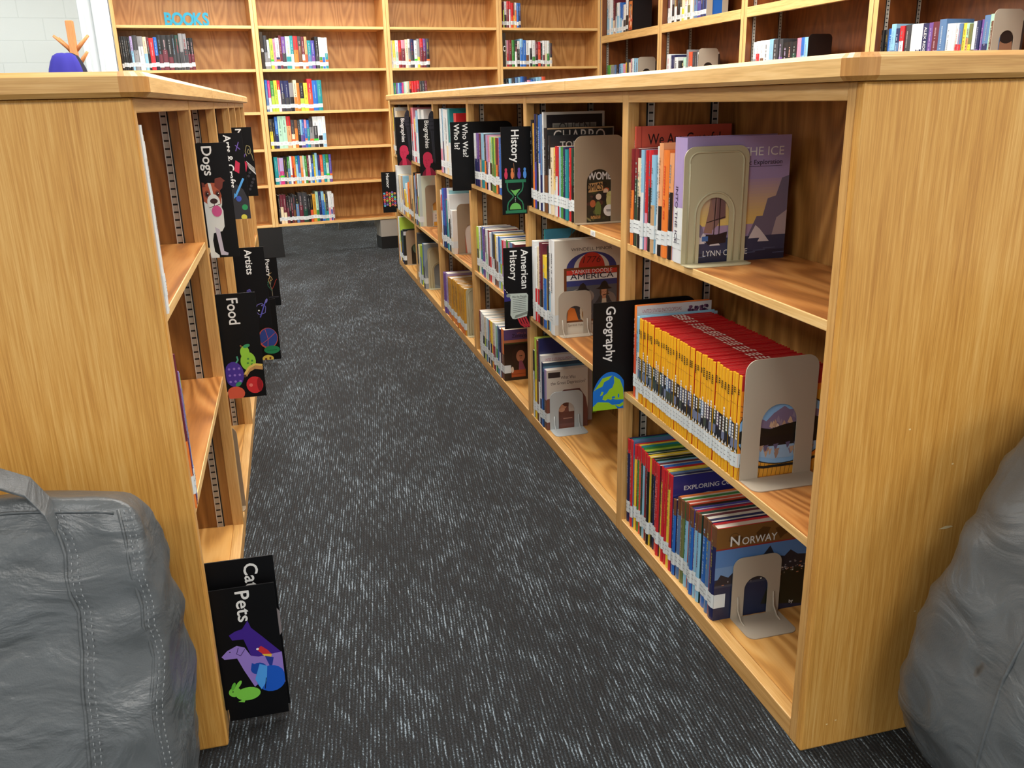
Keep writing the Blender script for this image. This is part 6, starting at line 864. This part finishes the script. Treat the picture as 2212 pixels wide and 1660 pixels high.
def bean_bag(label, loc, rz, shape, seams, extra=None, res=46):
    r = empty('bean_bag_chair', loc, rz); tag(r, label, 'bean bag'); V, fs = cube_grid(res); m = MB()
    m.add([shape(*p) for p in V], fs, 'gray_vinyl'); m.build('body', r, smooth=True)
    for s in seams:
        P = [Vector(shape(*p)) for p in s]; C0 = Vector(shape(0,0,0))
        m = MB(); m.tube(P, .0028, 'gray_vinyl', 6)
        nrm = [(p-Vector((0,p.y*.0,.3))) for p in P]
        for off in (.008, .016):
            for i in range(0, len(P)-1):
                L = (P[i+1]-P[i]); n_ = max(1, int(L.length/.0075))
                for k in range(n_):
                    pa = P[i]+L*(k/n_); pb = P[i]+L*((k+.55)/n_); d = Vector((off,0,0)) if abs(L.z) > abs(L.x) else Vector((0,0,-off))
                    m.tube([pa+d+Vector((0,-.0022,0)), pb+d+Vector((0,-.0022,0))], .0009, 'thread', 4)
        m.build('seam', r, smooth=True)
    if extra: extra(r, shape)
    return r
def left_shape(a, b, c):
    x, y, z = super_pt(a, b, c, 13); k = (z+1)/2
    yf = -.17+.235*k**.85; yb = .245-.085*k; xr = -.04+.018*math.sin(PI*min(1,k*1.05))+.006*k; xl = -.80
    bul = (1-x*x)*(1-(2*k-1)**2)
    p = Vector((xl+(xr-xl)*(x+1)/2, yf+(yb-yf)*(y+1)/2-.035*bul*(1 if y < 0 else 0), .645*k-.03*k*k*(y+1)/2))
    p.z += (.006*math.sin(p.x*22)-.012*(x+1)*.5)*k**4
    edge = max(0, (abs(x)-.55)/.45)
    w = noise.noise(Vector((p.x*5+3, p.y*5, p.z*6)))*.009+noise.noise(Vector((p.x*9-p.z*13, p.y*8, p.z*13+p.x*9)))*.008*(.3+edge)+noise.noise(Vector((p.x*22-p.z*30, p.y*20, p.z*34+p.x*24)))*.004*edge
    p.y += w*(1.2 if y < 0 else .4); p.x += w*.9*(1 if x > 0 else -1)
    return p
gr = [i/24 for i in range(25)]
def left_extra(r, sh):
    m = MB(); z0 = sh(-.1,-.6,1).z; pts = [(-.40,.062,.618),(-.385,.075,.652),(-.345,.08,.672),(-.28,.08,.678),(-.215,.08,.676),(-.178,.074,.66),(-.155,.062,.632),(-.145,.052,.606)]
    wd = .026; k = len(m.v)
    for i, (x, y, z) in enumerate(pts):
        for s in (-1, 1):
            for tt in (0, .004): m.v.append((x, y+s*wd*.75-.012, z+tt-(0.012 if s < 0 else 0)))
    for i in range(len(pts)-1):
        a = k+i*4; b_ = a+4
        for f in ((a,b_,b_+2,a+2),(a+1,a+3,b_+3,b_+1),(a,a+1,b_+1,b_),(a+2,b_+2,b_+3,a+3)): m.f.append(f); m.m.append('gray_vinyl'); m.c.append((255,)*3)
    m.build('handle', r, bevel=.0012)
bean_bag('gray vinyl bean bag chair with a top handle in front of the left end panel', (0, .045, .002), 0, left_shape,
    [[(.715,-1,1-2*q) for q in gr], [(.985,-.99,1-2*q) for q in gr], [(-1+2*q*.985,-.995,.985) for q in gr]], left_extra)
def right_shape(a, b, c):
    x, y, z = super_pt(a, b, c, 4.2); k = (z+1)/2; zz = .84*k
    tab = [(0,1.12),(.2,1.09),(.36,1.12),(.55,1.195),(.7,1.285),(.84,1.41)]
    for (z0,x0),(z1,x1) in zip(tab, tab[1:]):
        if z0 <= zz+1e-6 <= z1+1e-5: xl = x0+(x1-x0)*(zz-z0)/(z1-z0)
    p = Vector((xl-1.555+(2.05-xl-.35*k)*(x+1)/2, y*(.235-.07*k)+.0, zz))
    w = noise.noise(Vector((p.x*5+7, p.y*5, p.z*5)))*.005+noise.noise(Vector((p.x*9+p.z*12, p.y*9, p.z*10-p.x*7)))*.008+noise.noise(Vector((p.x*18+p.z*26, p.y*14, p.z*18-p.x*12)))*.005
    p.x += w*(1 if x > 0 else -1); p.y += w*(1 if y > 0 else -1); return p
bean_bag('gray vinyl bean bag chair slumped against the right end panel', (1.555, -.275, .002), 0, right_shape,
    [[(-.55,-1,1-2*q) for q in gr], [(-1,-.2,1-1.95*q) for q in gr]])
bpy.context.view_layer.update()

# a chair beyond the wall bookcase, its feet showing below the lowest board
c = empty('chair', (.86, 7.75, 0), .3); tag(c, 'chair with pale metal legs seen under the second wall bookcase', 'chair')
MB().box(-.2,.2,-.2,.2,.43,.46,'gray_laminate').build('seat', c, bevel=.008); MB().box(-.2,.2,.17,.2,.55,.85,'gray_laminate').build('backrest', c, bevel=.008)
for sx in (-1,1):
    MB().tube([(sx*.17,-.17,.43),(sx*.19,-.19,.0)], .011, 'white_paint', 8).build('leg', c, smooth=True)
    MB().tube([(sx*.17,.185,.84),(sx*.17,.17,.43),(sx*.19,.2,.0)], .011, 'white_paint', 8).build('leg', c, smooth=True)
